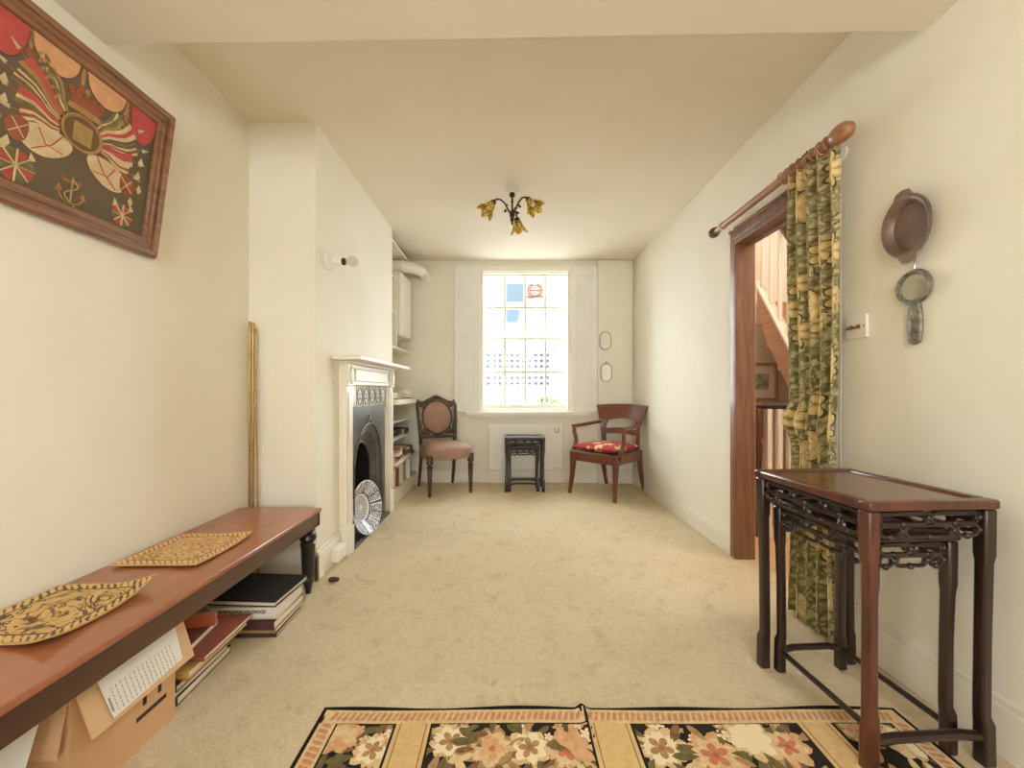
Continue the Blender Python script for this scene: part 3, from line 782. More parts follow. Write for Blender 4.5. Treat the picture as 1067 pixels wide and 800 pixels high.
# water heater and flue
wh = thing('water_heater', 'white box water heater with fat flue pipe in the alcove', 'water heater', (-1.2, 4.07, 1.52))
MB(wh.location).box(XL + .005, -1.03, 3.87, 4.27, 1.53, 2.15).build('casing', M['enamel'], wh, bevel=.02)
MB(wh.location).box(XL + .01, -1.026, 3.90, 4.24, 1.56, 1.64).build('control_strip', M['enamel'], wh, bevel=.006)
P = [(-1.2, 3.98, 2.14), (-1.2, 3.98, 2.19), (-1.19, 3.99, 2.225), (-1.15, 4.01, 2.245), (-1.08, 4.05, 2.25), (-1.0, 4.10, 2.25), (-.94, 4.15, 2.25), (-.915, 4.21, 2.25), (-.91, 4.28, 2.25), (-.91, 4.395, 2.25)]
MB(wh.location).tube(P, .055, 16).build('flue_pipe', M['enamel'], wh)
b = MB(wh.location)
for i in (1, 4, 7): b.tube([Vector(P[i]) - (Vector(P[i + 1]) - Vector(P[i])) * .15, Vector(P[i]) + (Vector(P[i + 1]) - Vector(P[i])) * .3], .06, 16)
b.lathe([(.085, 0), (.085, .012), (.06, .02)], (-.91, 4.396, 2.25), 20, Matrix.Rotation(PI / 2, 3, 'X'))
b.build('flue_collar', M['enamel'], wh)

# books on the alcove shelves
def upright_book(x, y, z, t, h, d, m, label, group, lean=0):
    """spine faces +X (the room), thickness along Y"""
    r_ = thing('book', label, 'book', (x, y, z), group=group)
    r_.rotation_euler = (R(lean), 0, 0)
    b = MB(); b.box(-d, 0, 0, .0025, 0, h).box(-d, 0, t - .0025, t, 0, h).box(-.003, -.0002, .0025, t - .0025, .0002, h - .0002); b.build('cover', m, r_)
    MB().box(-d + .004, -.003, .0025, t - .0025, .004, h - .004).build('pages', M['pages'], r_)
ordn = ['first', 'second', 'third', 'fourth', 'fifth', 'sixth', 'seventh', 'eighth', 'ninth', 'tenth', 'eleventh', 'twelfth']
y = B1 + .012
spec = [('cream', 'cream_cover'), ('dark brown', 'darkbrown_cover'), ('tan', 'tan_cover'), ('faded red', 'red_cover'), ('cream', 'cream_cover'), ('tan', 'tan_cover'), ('white', 'white_cover'), ('grey green', 'green_cover'), ('cream', 'cream_cover'), ('dark brown', 'darkbrown_cover'), ('grey green', 'green_cover'), ('blue grey', 'blue_cover')]
for i, (cn, cm) in enumerate(spec):
    t = [.035, .03, .04, .03, .045, .034, .05, .038, .03, .045, .04, .05][i]; h = [.17, .16, .175, .165, .18, .17, .185, .17, .175, .18, .175, .18][i]
    if i == 8: y = 4.035
    upright_book(-1.005 - .012 * (i % 3), y, .131, t, h, .16, M[cm], f'{cn} spined book standing {ordn[i]} from the fireplace on the lowest alcove shelf', 'books standing on the lowest alcove shelf')
    y += t + .006
def flat_book(loc, sx, sy, t, m, label, group=None, rz=0):
    """lies flat, spine towards local -Y"""
    r_ = thing('book', label, 'book', loc, rz, group=group)
    b = MB(); c = .0025
    b.box(-sx / 2, sx / 2, -sy / 2, sy / 2, 0, c).box(-sx / 2, sx / 2, -sy / 2, sy / 2, t - c, t).box(-sx / 2 + .0003, sx / 2 - .0003, -sy / 2 + .0003, -sy / 2 + .004, c, t - c)
    b.build('cover', m, r_, bevel=.001)
    MB().box(-sx / 2 + .003, sx / 2 - .003, -sy / 2 + .004, sy / 2 - .004, c, t - c).build('pages', M['pages'], r_)
    return r_
piles = [(3.66, [('tan', 'tan_cover', .03), ('dark brown', 'darkbrown_cover', .025), ('cream', 'cream_cover', .03), ('faded red', 'red_cover', .028)]),
         (3.87, [('cream', 'cream_cover', .03), ('plum', 'plum_cover', .026), ('dark brown', 'darkbrown_cover', .03), ('tan', 'tan_cover', .024)]),
         (4.10, [('dark brown', 'darkbrown_cover', .032), ('grey green', 'green_cover', .026), ('black', 'black_cover', .028)])]
lv = ['bottom', 'second from bottom', 'third from bottom', 'topmost']
for pi_, (yy, bk) in enumerate(piles):
    z = .356
    for j, (cn, cm, t) in enumerate(bk):
        nm = 'topmost' if j == len(bk) - 1 else lv[j]
        flat_book((-1.10 + .012 * ((j * 7 + pi_) % 3), yy, z), .17, .19, t, M[cm], f'{cn} book lying {nm} in the {("nearest", "middle", "farthest")[pi_]} pile on the middle alcove shelf', 'books piled on the middle alcove shelf', 90 + [3, -4, 6, -2][j])
        z += t + .0006
def bowl(name, loc, r, h, m, label, cat, foot=.4):
    o = MB(loc)
    o.lathe([(r * foot, 0), (r * foot, .006), (r * .8, h * .5), (r, h), (r - .005, h), (r * .75, h * .5), (r * .3, .012), (0, .012)], loc, 22)
    q = o.build(name, m); tag(q, label, cat); return q
bowl('bowl', (-1.16, 3.86, .546), .075, .075, M['teal_glaze'], 'dark teal glazed bowl nearest the fireplace on the upper bookcase shelf', 'bowl')
bowl('bowl', (-1.15, 4.07, .546), .085, .06, M['teal_glaze'], 'wide dark teal bowl further along the upper bookcase shelf', 'bowl')
for k, (cn, cm) in enumerate((('blue grey', 'blue_cover'), ('black', 'black_cover'))):
    flat_book((-1.17, 4.27 - .005, .546 + k * .031), .17, .18, .03, M[cm], f'{cn} book lying flat on the upper bookcase shelf, {("below the other", "on top of the other")[k]}', 'pair of flat books by the bowls', 90)
def cup(loc, label):
    t = thing('teacup', label, 'cup', loc)
    MB().lathe([(.02, 0), (.022, .005), (.036, .03), (.042, .055), (.039, .055), (.033, .03), (0, .01)], n=18).build('cup_body', M['china'], t)
    MB().tube([(.036 + .02 * math.sin(PI * i / 8), 0, .015 + .032 * i / 8) for i in range(9)], .004, 6).build('handle', M['china'], t)
def saucer(loc, r, label):
    q = MB(loc).lathe([(r * .5, 0), (r, .014), (r - .004, .017), (r * .5, .006), (0, .006)], loc, 22).build('saucer', M['china']); tag(q, label, 'saucer')
saucer((-1.06, 3.70, .9205), .085, 'white saucer nearest the fireplace on the alcove counter'); cup((-1.06, 3.70, .9275), 'white teacup nearest the fireplace on the alcove counter')
saucer((-1.08, 4.14, .9205), .12, 'large white plate farther along the alcove counter'); 
tp_ = thing('tureen', 'white china tureen with lid on the alcove counter near the window', 'tureen', (-1.08, 4.14, .9275))
MB().lathe([(.04, 0), (.05, .006), (.075, .03), (.078, .05)], n=22).build('tureen_body', M['china'], tp_); MB().lathe([(.08, .05), (.06, .066), (.02, .076), (.012, .082), (.016, .09), (0, .095)], n=22).build('lid', M['china'], tp_)

# ------------------------------------------------------------------ wall heater and mirrors on the far wall
ht = thing('panel_heater', 'flat white electric panel heater under the window', 'heater', (.184, YB, .14))
MB().box(-.405, .405, -.075, -.03, 0, .51).build('panel', M['enamel'], ht, bevel=.012)
MB().box(-.36, .36, -.03, -.002, .04, .47).build('back_plate', M['plastic'], ht)
my = Matrix.Rotation(PI / 2, 3, 'X')
MB().lathe([(.030, 0), (.030, .006), (.024, .008)], (.335, -.075, .438), 24, my).build('dial_ring', M['steel'], ht)
MB().lathe([(.019, 0), (.019, .012), (.015, .014), (0, .014)], (.335, -.075, .438), 20, my).build('dial', M['enamel'], ht)
MB().box(.30, .345, -.0765, -.0745, .028, .033).build('badge', M['steel'], ht)
o = MB((.6, 4.3, .0)); o.tube([(.585, 4.355, .20), (.60, 4.34, .15), (.605, 4.33, .06), (.585, 4.29, .008), (.53, 4.2, .006), (.44, 4.15, .006), (.34, 4.14, .006), (.22, 4.2, .006), (.12, 4.3, .006), (.02, 4.36, .008)], .005, 8)
q = o.build('power_cord', M['plastic']); tag(q, 'white power cord looping from the heater onto the carpet', 'cord')
def oct_mirror(x, z, label, hook):
    t = thing('wall_mirror', label, 'mirror', (x, 4.362, z), group='small oblong wall mirrors')
    wd, h, c = .055, .09, .03
    def oc(wd, h, c): return [(-wd, -h + c), (-wd + c, -h), (wd - c, -h), (wd, -h + c), (wd, h - c), (wd - c, h), (-wd + c, h), (-wd, h - c)]
    f = lambda a, b_, d: (a, d, b_)
    MB().prism(oc(wd, h, c), f, -.008, -.001).build('mirror_glass', M['mirror'], t, smooth=0)
    MB().tube([(a, -.006, b_) for a, b_ in oc(wd + .002, h + .002, c)], .006, 6, True).build('rim', M['steel'], t)
    if hook: MB().tube([(0, -.004, h), (0, -.004, h + .03)], .005, 6).build('hook', M['steel'], t)
oct_mirror(1.045, 1.54, 'upper of two small octagonal mirrors right of the window', False)
oct_mirror(1.055, 1.197, 'lower of two small octagonal mirrors right of the window, hung on a hook', True)
# ------------------------------------------------------------------ velvet side chair
def side_chair(loc, rz):
    t = thing('side_chair', 'walnut side chair with shield back and rose brown velvet seat, left of the window', 'chair', loc, rz)
    for sx in (-1, 1):
        prof = [(.011, 0), (.016, .03), (.013, .05), (.02, .065), (.014, .08), (.017, .09), (.022, .25), (.018, .262), (.028, .275), (.018, .288), (.016, .30), (.03, .318), (.024, .34), (.028, .36), (.028, .39)]
        MB().lathe([(r_ * 1.15, z) for r_, z in prof], (sx * .205, -.195, 0), 14).build('leg', M['walnut'], t)
        P = [(sx * .185, .29, 0), (sx * .183, .255, .12), (sx * .18, .225, .26), (sx * .178, .21, .40), (sx * .185, .215, .52), (sx * .198, .235, .70), (sx * .208, .265, .85), (sx * .205, .28, .905)]
        MB().tube(P, [.018, .020, .022, .025, .024, .022, .02, .014], 4, up=(0, 1, 0)).build('leg', M['walnut'], t, bevel=.004)
    # seat: rail and stuffed velvet
    def outline(k, n=40):
        pts = []
        for i in range(n):
            a = 2 * PI * i / n; cx_, sy_ = math.cos(a), math.sin(a)
            e = .5
            x = math.copysign(abs(cx_) ** e, cx_); y = math.copysign(abs(sy_) ** e, sy_)
            wx = .238 if y < 0 else .238 - .04 * abs(y)
            pts.append((x * wx * k, y * (.235 if y < 0 else .215) * k - (.02 * (1 - x * x) if y < 0 else 0)))
        return pts
    b = MB(); rings = [(.90, .345), (.985, .35), (1.0, .375), (1.02, .41), (1.01, .44), (.96, .462), (.80, .482), (.5, .492), (.2, .495)]
    n = 40; base = 0
    for k, z in rings:
        for x, y in outline(k): b.v.append(Vector((x, y, z)))
    for i in range(len(rings) - 1):
        for k in range(n): b.f.append((i * n + k, i * n + (k + 1) % n, (i + 1) * n + (k + 1) % n, (i + 1) * n + k)); b.mi.append(0)
    b.f.append(tuple(range(n))[::-1]); b.mi.append(0); b.f.append(tuple((len(rings) - 1) * n + k for k in range(n))); b.mi.append(0)
    s_ = b.build('seat', M['leather'], t, smooth=60)
    p = MB(); p.tube([(x, y, .44) for x, y in outline(1.012)], .005, 6, True); p.build('seat_piping', M['leather'], s_)
    # back
    def yb(z): return .205 + .20 * max(0, z - .42) ** 1.35
    f = lambda a, c, d: (a, yb(c) + d, c)
    # shield upholstery
    sh = []
    for i in range(32):
        a = 2 * PI * i / 32; x = .150 * math.sin(a) * (1 if math.cos(a) > 0 else 1 - .12 * (1 - abs(math.sin(a)))); z = .715 - (.175 * -math.cos(a))
        sh.append((x, .722 + .168 * math.cos(a)))
    def pad(u, v, sd):
        i = u * 32; r_ = v
        x, z = sh[int(round(i)) % 32]
        xx, zz_ = x * r_, .722 + (z - .722) * r_
        dome = .03 * (1 - r_ ** 3)
        return (xx, yb(zz_) - (dome + .006 if sd == 0 else -.012), zz_)
    b = MB(); rv = [1, .95, .85, .7, .5, .3, .12]
    for r_ in rv:
        for i in range(32): b.v.append(Vector(pad(i / 32, r_, 0)))
    for j in range(len(rv) - 1):
        for i in range(32): b.f.append((j * 32 + i, j * 32 + (i + 1) % 32, (j + 1) * 32 + (i + 1) % 32, (j + 1) * 32 + i)); b.mi.append(0)
    b.f.append(tuple((len(rv) - 1) * 32 + i for i in range(32))); b.mi.append(0)
    k0 = len(b.v)
    for i in range(32): b.v.append(Vector(pad(i / 32, 1, 1)))
    for i in range(32): b.f.append((i, (i + 1) % 32, k0 + (i + 1) % 32, k0 + i)); b.mi.append(0)
    b.f.append(tuple(k0 + i for i in range(32))); b.mi.append(0)
    b.build('back_pad', M['leather'], t, smooth=60)
    b = MB(); b.tube([(x * 1.04, yb(z) - .006, .722 + (z - .722) * 1.04) for x, z in sh], .011, 8, True)
    b.build('shield_rim', M['walnut'], t)
    b = MB(); top = [(-.215, .895), (-.20, .905), (-.17, .885), (-.13, .895), (-.09, .915), (-.05, .935), (-.02, .948), (0, .955)]
    up_ = top + [(-x, z) for x, z in top[-2::-1]]
    lo = []
    for x, z in up_[::-1]:
        lo.append((x, max(.80, .722 + .168 * math.sqrt(max(0, 1 - (x / .155) ** 2))) if abs(x) < .155 else .83))
    for i in range(len(up_) - 1):
        a0, a1 = up_[i], up_[i + 1]; b0 = lo[len(lo) - 1 - i]; b1 = lo[len(lo) - 2 - i]
        b.hexa([f(*b0, -.014), f(*b1, -.014), f(*b1, .012), f(*b0, .012)], [f(*a0, -.014), f(*a1, -.014), f(*a1, .012), f(*a0, .012)])
    b.ball((0, yb(.93) - .016, .93), .016, 8, (1.6, .5, 1)); b.ball((-.06, yb(.91) - .016, .912), .010, 8, (2, .5, .8)); b.ball((.06, yb(.91) - .016, .912), .010, 8, (2, .5, .8))
    b.build('crest_rail', M['walnut'], t)
    b = MB(); b.box(-.18, .18, yb(.52) - .014, yb(.52) + .012, .505, .535); b.build('back_rail', M['walnut'], t, bevel=.004)
    for sx in (-1, 1):
        b = MB()
        for (x, z, r_, sc_) in ((.12, .575, .022, (1, .5, 1.2)), (.15, .56, .02, (1.2, .5, .9)), (.14, .60, .016, (.8, .5, 1.4)), (.165, .585, .014, (.8, .5, 1.4)), (.10, .555, .016, (1.5, .5, .7)), (.168, .63, .012, (.6, .5, 1.8)), (.172, .67, .01, (.5, .5, 2))):
            b.ball((sx * x, yb(z), z), r_, 8, sc_)
        b.build('leaf_carving', M['walnut'], t)
    return t
side_chair((-.645, 4.04, 0), 27)

# ------------------------------------------------------------------ mahogany armchair and its cushion
def armchair(loc, rz):
    t = thing('armchair', 'mahogany open armchair with wide curved yoke back, right of the window', 'chair', loc, rz)
    H = .415
    for sx in (-1, 1):
        MB().tube([(sx * .252, -.275, 0), (sx * .245, -.262, .08), (sx * .238, -.248, .18), (sx * .236, -.238, .30), (sx * .236, -.236, H)], [.019, .021, .026, .032, .036], 4, up=(0, 1, 0)).build('leg', M['mahogany'], t, bevel=.004)
        MB().tube([(sx * .215, .33, 0), (sx * .212, .295, .10), (sx * .21, .26, .22), (sx * .21, .245, .34), (sx * .21, .24, H)], [.02, .022, .027, .032, .034], 4, up=(0, 1, 0)).build('leg', M['mahogany'], t, bevel=.004)
    b = MB()
    b.box(-.245, .245, -.262, -.235, .325, H).box(-.225, .225, .23, .255, .325, H)
    for sx in (-1, 1): b.hexa([(sx * .262, -.25, .325), (sx * .236, -.25, .325), (sx * .205, .245, .325), (sx * .232, .245, .325)], [(sx * .262, -.25, H), (sx * .236, -.25, H), (sx * .205, .245, H), (sx * .232, .245, H)])
    b.build('seat_rail', M['mahogany'], t, bevel=.004)
    b = MB(); b.hexa([(-.238, -.24, H - .02), (.238, -.24, H - .02), (.21, .24, H - .02), (-.21, .24, H - .02)], [(-.238, -.24, H + .004), (.238, -.24, H + .004), (.21, .24, H + .004), (-.21, .24, H + .004)]); b.build('seat', M['mahogany'], t)
    # curved back
    def wd(z): return .205 + .02 * max(0, (z - .42) / .3) + .075 * max(0, (z - .62) / .26) ** 1.6
    def bk(u, z, d):
        y = .245 + .30 * max(0, z - .42) ** 1.2 - .085 * (abs(u) ** 2.2) * min(1, max(0, (z - .42) / .28)) + d
        return (u * wd(z), y, z)
    def plate(name, u0, u1, zlo, zhi, nu, nv, th=.013):
        b = MB(); b.slab(lambda u, v, sd: bk(u0 + (u1 - u0) * u, zlo(u0 + (u1 - u0) * u) + (zhi(u0 + (u1 - u0) * u) - zlo(u0 + (u1 - u0) * u)) * v, -th if sd == 0 else th), nu, nv)
        return b.build(name, M['mahogany'], t, bevel=.003)
    plate('yoke_rail', -1, 1, lambda u: .695 + .02 * math.cos(u * PI / 1.5) - .03 * abs(u) ** 4, lambda u: .862 - .012 * u * u, 28, 8)
    plate('lower_back_rail', -.86, .86, lambda u: .545 + .02 * math.cos(u * PI / 2), lambda u: .60 + .02 * math.cos(u * PI / 2), 20, 3)
    for s in (-1, 1):
        def zl(u): return H - .01
        def zh(u): return .70
        b = MB()
        def fn(u, v, sd, s=s):
            z = (H - .02) + (.70 - H + .02) * v
            q = .78 + .05 * math.sin(PI * min(1, max(0, (z - .42) / .28)))
            ui = q - .10 * max(0, (z - .62) / .08) + .0
            return bk(s * (ui + (1.0 - ui) * u), z, -.014 if sd == 0 else .014)
        b.slab(fn, 4, 12); b.build('back_upright', M['mahogany'], t, bevel=.003)
        # arm: sweeps forward, ends in a small scroll, then a curved support down to the seat rail
        P = [(s * .222, .235, .675), (s * .245, .17, .672), (s * .268, .06, .660), (s * .278, -.06, .652), (s * .278, -.15, .652), (s * .276, -.185, .650)]
        MB().tube(P, [.022, .023, .024, .025, .026, .02], 8, up=(0, 0, 1), flat=.72).build('arm', M['mahogany'], t)
        Q = [(s * .277, -.155, .645), (s * .276, -.165, .60), (s * .268, -.15, .54), (s * .262, -.15, .49), (s * .258, -.185, .43), (s * .252, -.215, .385)]
        MB().tube(Q, [.02, .02, .021, .023, .028, .03], 8, up=(0, 1, 0), flat=.9).build('arm_support', M['mahogany'], t)
    return t
AC = (.968, 3.955, 0); AR = -46
armchair(AC, AR)
cu = MB()
def cush(u, v, sd):
    x = (u * 2 - 1); y = (v * 2 - 1)
    e = (1 - abs(x) ** 5) ** .5 * (1 - abs(y) ** 5) ** .5
    w_ = .243 - .028 * (y * .5 + .5)
    px, py = x * w_, y * .235 - .01
    return (px, py, .458 + (.026 + .012 * math.cos(x * 1.2) * math.cos(y * 1.2)) * e * (1 if sd else -1.25))
cu.slab(cush, 24, 24, uvf=lambda u, v: (u * .48, v * .48))
cs = cu.build('seat_cushion', M['cushion'], None, smooth=80)
tag(cs, 'red floral seat cushion on the mahogany armchair', 'cushion'); cs.location = (AC[0], AC[1], .0); cs.rotation_euler = (0, 0, R(AR))

# ------------------------------------------------------------------ nests of carved tables
def fret(b, L, z0, z1, fn, r=.006, nl=5, mi=0):
    """interlocked elongated links filling a band of length L"""
    h = (z1 - z0); rows = 2
    rh = h / rows
    b.tube([fn(-L / 2, z1 - r), fn(L / 2, z1 - r)], r, 6, m=mi)
    for rw in range(rows):
        zc = z1 - rh * (rw + .5); hh = rh * .42
        n = nl if rw % 2 == 0 else nl - 1
        step = L / nl
        for k in range(n + (0 if rw % 2 == 0 else 2)):
            if rw % 2 == 0: a0, a1 = -L / 2 + k * step, -L / 2 + (k + 1) * step
            else:
                a0 = max(-L / 2, -L / 2 + (k - .5) * step); a1 = min(L / 2, -L / 2 + (k + .5) * step)
            a0 += r; a1 -= r
            if a1 - a0 < .01: continue
            hr = min(hh, (a1 - a0) / 2); pts = []
            for i in range(7):
                a = PI / 2 + PI * i / 6; pts.append(fn(a0 + hr + hr * math.cos(a), zc + hh * math.sin(a)))
            for i in range(7):
                a = -PI / 2 + PI * i / 6; pts.append(fn(a1 - hr + hr * math.cos(a), zc + hh * math.sin(a)))
            b.tube(pts, r, 6, True, m=mi)
            zk = zc - hh
            b.ball(fn((a0 + a1) / 2, zk - .001), r * 1.5, 6, m=mi); b.ball(fn(a1 + r, zc), r * 1.5, 6, m=mi)
def nest_table(name, label, loc, rz, L, W, H, leg, fh, top_m, leg_m, red=None, nl=(4, 5), group=None, ends=(True, True), fl=None, sides=True):
    """W along local X, L along local Y; legs square with swelling feet; fret aprons; low stretchers"""
    t = thing(name, label, 'table', loc, rz, group=group)
    b = MB(); e = .032; tt = .026
    b.box(-W / 2, W / 2, -L / 2, -L / 2 + e, H - tt, H).box(-W / 2, W / 2, L / 2 - e, L / 2, H - tt, H).box(-W / 2, -W / 2 + e, -L / 2 + e, L / 2 - e, H - tt, H).box(W / 2 - e, W / 2, -L / 2 + e, L / 2 - e, H - tt, H)
    b.build('top_frame', red or leg_m, t, bevel=.006)
    MB().box(-W / 2 + e, W / 2 - e, -L / 2 + e, L / 2 - e, H - tt + .004, H - .006).build('top_panel', top_m, t)
    i = 0
    for sy in (-1, 1):
        for sx in (-1, 1):
            x, y = sx * (W / 2 - leg * .62), sy * (L / 2 - leg * .62)
            k = leg * .7
            P = [(x, y, 0), (x, y, .03), (x - sx * .001, y, .11), (x - sx * .004, y - sy * .003, .13), (x - sx * .003, y - sy * .002, .32), (x - sx * .001, y, H - .17), (x, y, H - .15), (x, y, H - tt)]
            rr = [k * 1.02, k * 1.0, k * .98, k * .84, k * .82, k * .86, k * 1.0, k * 1.04]
            mm = leg_m if not (red and sy < 0) else (fl if sx < 0 else leg_m)  # front-left leg lighter than the others: the light on it is painted
            MB().tube(P, rr, 4, up=(1, 0, 0)).build('leg', mm or leg_m, t, bevel=.006)
    z1 = H - tt - .006; z0 = z1 - fh
    for sy in (-1, 1):
        b = MB(); y = sy * (L / 2 - leg * .55); fret(b, W - 2.3 * leg, z0, z1, lambda a, c: (a, y, c), nl=nl[0]); b.build('fret_apron', leg_m, t)
    for sx in (-1, 1):
        b = MB(); x = sx * (W / 2 - leg * .55); fret(b, L - 2.3 * leg, z0, z1, lambda a, c: (x, a, c), nl=nl[1]); b.build('fret_apron', leg_m, t)
    zs = .075; q = leg * .30
    if sides:
        for sx in (-1, 1):
            x = sx * (W / 2 - leg * .62); MB().tube([(x, -L / 2 + leg, zs), (x, L / 2 - leg, zs)], q, 8).build('stretcher', leg_m, t)
    for sy, on in zip((-1, 1), ends):
        if not on: continue
        y = sy * (L / 2 - leg * .62)
        MB().tube([(-W / 2 + leg, y, zs), (-W / 4, y, zs + .008), (W / 4, y, zs + .008), (W / 2 - leg, y, zs)], q * 1.25, 8, flat=1.0).build('stretcher', leg_m, t)
    return t
NL = (1.1, 1.272, 0); NR_ = 3.5
nest_table('nesting_table', 'large carved rosewood nesting table by the right wall, nearest the camera', NL, NR_, .445, .37, .712, .034, .068, M['rosewood_top'], M['rosewood_dark'], M['rosewood'], (2, 3), None, (True, False), M['rosewood'], False)
nest_table('nesting_table', 'smaller carved dark table tucked inside the large nesting table by the right wall', (1.092, 1.277, 0), NR_, .375, .265, .615, .03, .066, M['rosewood_top'], M['rosewood_dark'], None, (2, 3), None, (False, True))
nest_table('nesting_table', 'larger black carved nesting table standing in front of the panel heater', (.16, 4.09, 0), 0, .26, .405, .545, .032, .066, M['rosewood_dark'], M['blackwood'], None, (2, 2), None, (False, True))
nest_table('nesting_table', 'smaller black carved table tucked inside the one at the panel heater', (.15, 4.075, 0), 0, .20, .315, .452, .028, .055, M['rosewood_dark'], M['blackwood'], None, (2, 2), None, (True, True))

# ------------------------------------------------------------------ bench
bn = thing('bench', 'long low mahogany bench with black turned legs along the left wall', 'bench', (-1.155, 1.25, 0))
X0, X1, Y0, Y1, BH = XL + .004, -.952, .42, 2.055, .405
O = bn.location
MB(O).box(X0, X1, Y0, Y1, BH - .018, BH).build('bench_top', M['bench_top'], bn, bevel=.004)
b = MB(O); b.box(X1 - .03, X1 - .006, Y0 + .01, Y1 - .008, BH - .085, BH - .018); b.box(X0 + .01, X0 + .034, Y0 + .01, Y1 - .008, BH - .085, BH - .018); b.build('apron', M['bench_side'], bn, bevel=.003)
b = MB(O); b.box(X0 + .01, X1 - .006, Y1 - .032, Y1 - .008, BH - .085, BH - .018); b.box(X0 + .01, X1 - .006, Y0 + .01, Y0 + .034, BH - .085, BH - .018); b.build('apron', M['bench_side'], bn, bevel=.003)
for x in (X0 + .045, X1 - .04):
    for y in (Y0 + .05, Y1 - .06):
        prof = [(.012, 0), (.02, .045), (.026, .06), (.022, .072), (.028, .08), (.034, .235), (.038, .245), (.03, .255), (.04, .272), (.036, .29), (.022, .3), (.03, .318), (.03, .325)]
        fl_ = lambda i, a: 1 - (.05 * abs(math.sin(5 * a)) if i in (4, 5) else 0)
        MB(O).lathe(prof, (x, y, 0), 20, rf=fl_).build('leg', M['ebony'], bn)
# two tapestry mats
def table_mat(label, name, x0, x1, y0, y1, m, curl, skew):
    o = MB((0, 0, 0))
    def fn(u, v, sd):
        x = x0 + (x1 - x0) * u + skew * (v - .5); y = y0 + (y1 - y0) * v + .012 * math.sin(u * 3)
        z = BH + .0045 + curl * (u ** 4) * (v ** 4) * 1.0 + curl * .6 * ((u) ** 6) * (1 - v) ** 6 + curl * .45 * ((1 - u) ** 5) * (1 - v) ** 5 + .0025 * math.sin(u * 9) * math.sin(v * 7) + .0025
        return (x, y, z + (.0025 if sd else -.0015))
    o.slab(fn, 24, 24, uvf=lambda u, v: (u, v))
    q = o.build(name, m, smooth=70); q.data.transform(Matrix.Translation((-(x0 + x1) / 2, -(y0 + y1) / 2, -BH))); q.location = ((x0 + x1) / 2, (y0 + y1) / 2, BH)
    return tag(q, label, 'mat')
table_mat('square gold and dark brown tapestry mat on the near end of the bench', 'tapestry_mat', -1.355, -1.062, .92, 1.215, M['mat_near'], .035, .0)
table_mat('square gold and russet tapestry mat farther along the bench', 'tapestry_mat', -1.335, -1.045, 1.345, 1.645, M['mat_far'], .012, .0)
# brass rods in the corner
for k, (x, y, dx, h) in enumerate(((-1.346, 2.092, .002, 1.355), (-1.329, 2.094, .002, 1.352), (-1.300, 2.098, -.017, 1.32))):
    o = MB((x, y, 0)); o.tube([(x, y, .002), (x + dx, y, h)], .0058 if k < 2 else .0035, 10); o.lathe([(.0062, h - .02), (.0068, h - .01), (.005, h + .003)], (x + dx, y, 0), 10)
    q = o.build('brass_rod', M['brass']); tag(q, ('leftmost upright brass rod in the corner by the bench', 'middle upright brass rod in the corner by the bench', 'thinner right hand brass rod in the corner by the bench')[k], 'rod', 'brass rods in the corner')

# ------------------------------------------------------------------ things under the bench
def stack(items, cx_, cy_, group):
    z = .0
    for (sx, sy, t, m, label, dx, dy, rz) in items:
        r_ = flat_book((cx_ + dx, cy_ + dy, z + .0005), sx, sy, t, M[m], label, group, rz); z += t + .0008
        yield r_
g = 'books in the stack by the bench leg'
S1 = [(.20, .21, .014, 'darkbrown_cover', 'thin dark brown book at the bottom of the stack by the bench leg', .03, -.01, 2), (.27, .22, .016, 'tan_cover', 'tan book second from bottom in the stack by the bench leg', -.01, 0, 1),
      (.275, .235, .034, 'maroon_cover', 'maroon book with white spine marks in the stack by the bench leg', -.01, .0, 0), (.27, .215, .014, 'cream_cover', 'thin cream book under the white Hollywood book by the bench leg', -.008, .005, 2),
      (.27, .225, .038, 'white_cover', 'white book with Hollywood on its spine in the stack by the bench leg', -.008, .002, 1)]
R1 = list(stack(S1, -1.075, 1.745, g))
mxs = Matrix.Translation((0, -.1124, .020)) @ Matrix.Rotation(PI / 2, 4, 'X')
text_mesh('spine_lettering', 'INVESTIGATION HOLLYWOOD', .019, mxs, M['ink'], R1[4], bold=.0006, width=.19)
for x0, x1 in ((-.075, -.025), (-.005, .02)):
    MB().box(x0, x1, -.1186, -.1178, .019, .0235).build('spine_mark', M['paper'], R1[2])
bf = thing('binder', 'large flat black folder topmost on the stack by the bench leg', 'folder', (-1.10, 1.825, .1225), -3)
MB().box(-.185, .165, -.185, .06, .018, .0225).box(-.185, .165, -.185, .06, 0, .0035).box(-.185, -.178, -.185, .06, 0, .022).build('cover', M['black_cover'], bf, bevel=.0015)
MB().box(-.17, .158, -.18, .055, .0035, .018).build('pages', M['pages'], bf)
g = 'books and papers in the stack beside the cardboard box'
S2 = [(.24, .27, .026, 'darkbrown_cover', 'thick white paged book at the bottom of the stack beside the box', .035, .0, 3), (.24, .25, .014, 'cream_cover', 'cream magazine second from bottom beside the box', .032, -.005, 1),
      (.24, .26, .022, 'darkbrown_cover', 'white paged book third from bottom beside the box', .035, -.004, 2), (.25, .28, .012, 'tan_cover', 'thin tan magazine under the yellow book beside the box', .05, .03, 2),
      (.25, .30, .020, 'yellow_cover', 'yellow paper book in the stack beside the box', .058, .035, 1), (.26, .26, .016, 'russet_cover', 'wide russet book under the plum one beside the box', .065, .06, 2),
      (.19, .19, .022, 'plum_cover', 'small plum brown book on top of the russet one beside the box', .03, .02, 8)]
R2 = list(stack(S2, -1.212, 1.405, g))
ob = thing('book', 'bright orange book propped upright behind the cardboard flap', 'book', (-1.165, 1.47, .1375), 14, group=g)
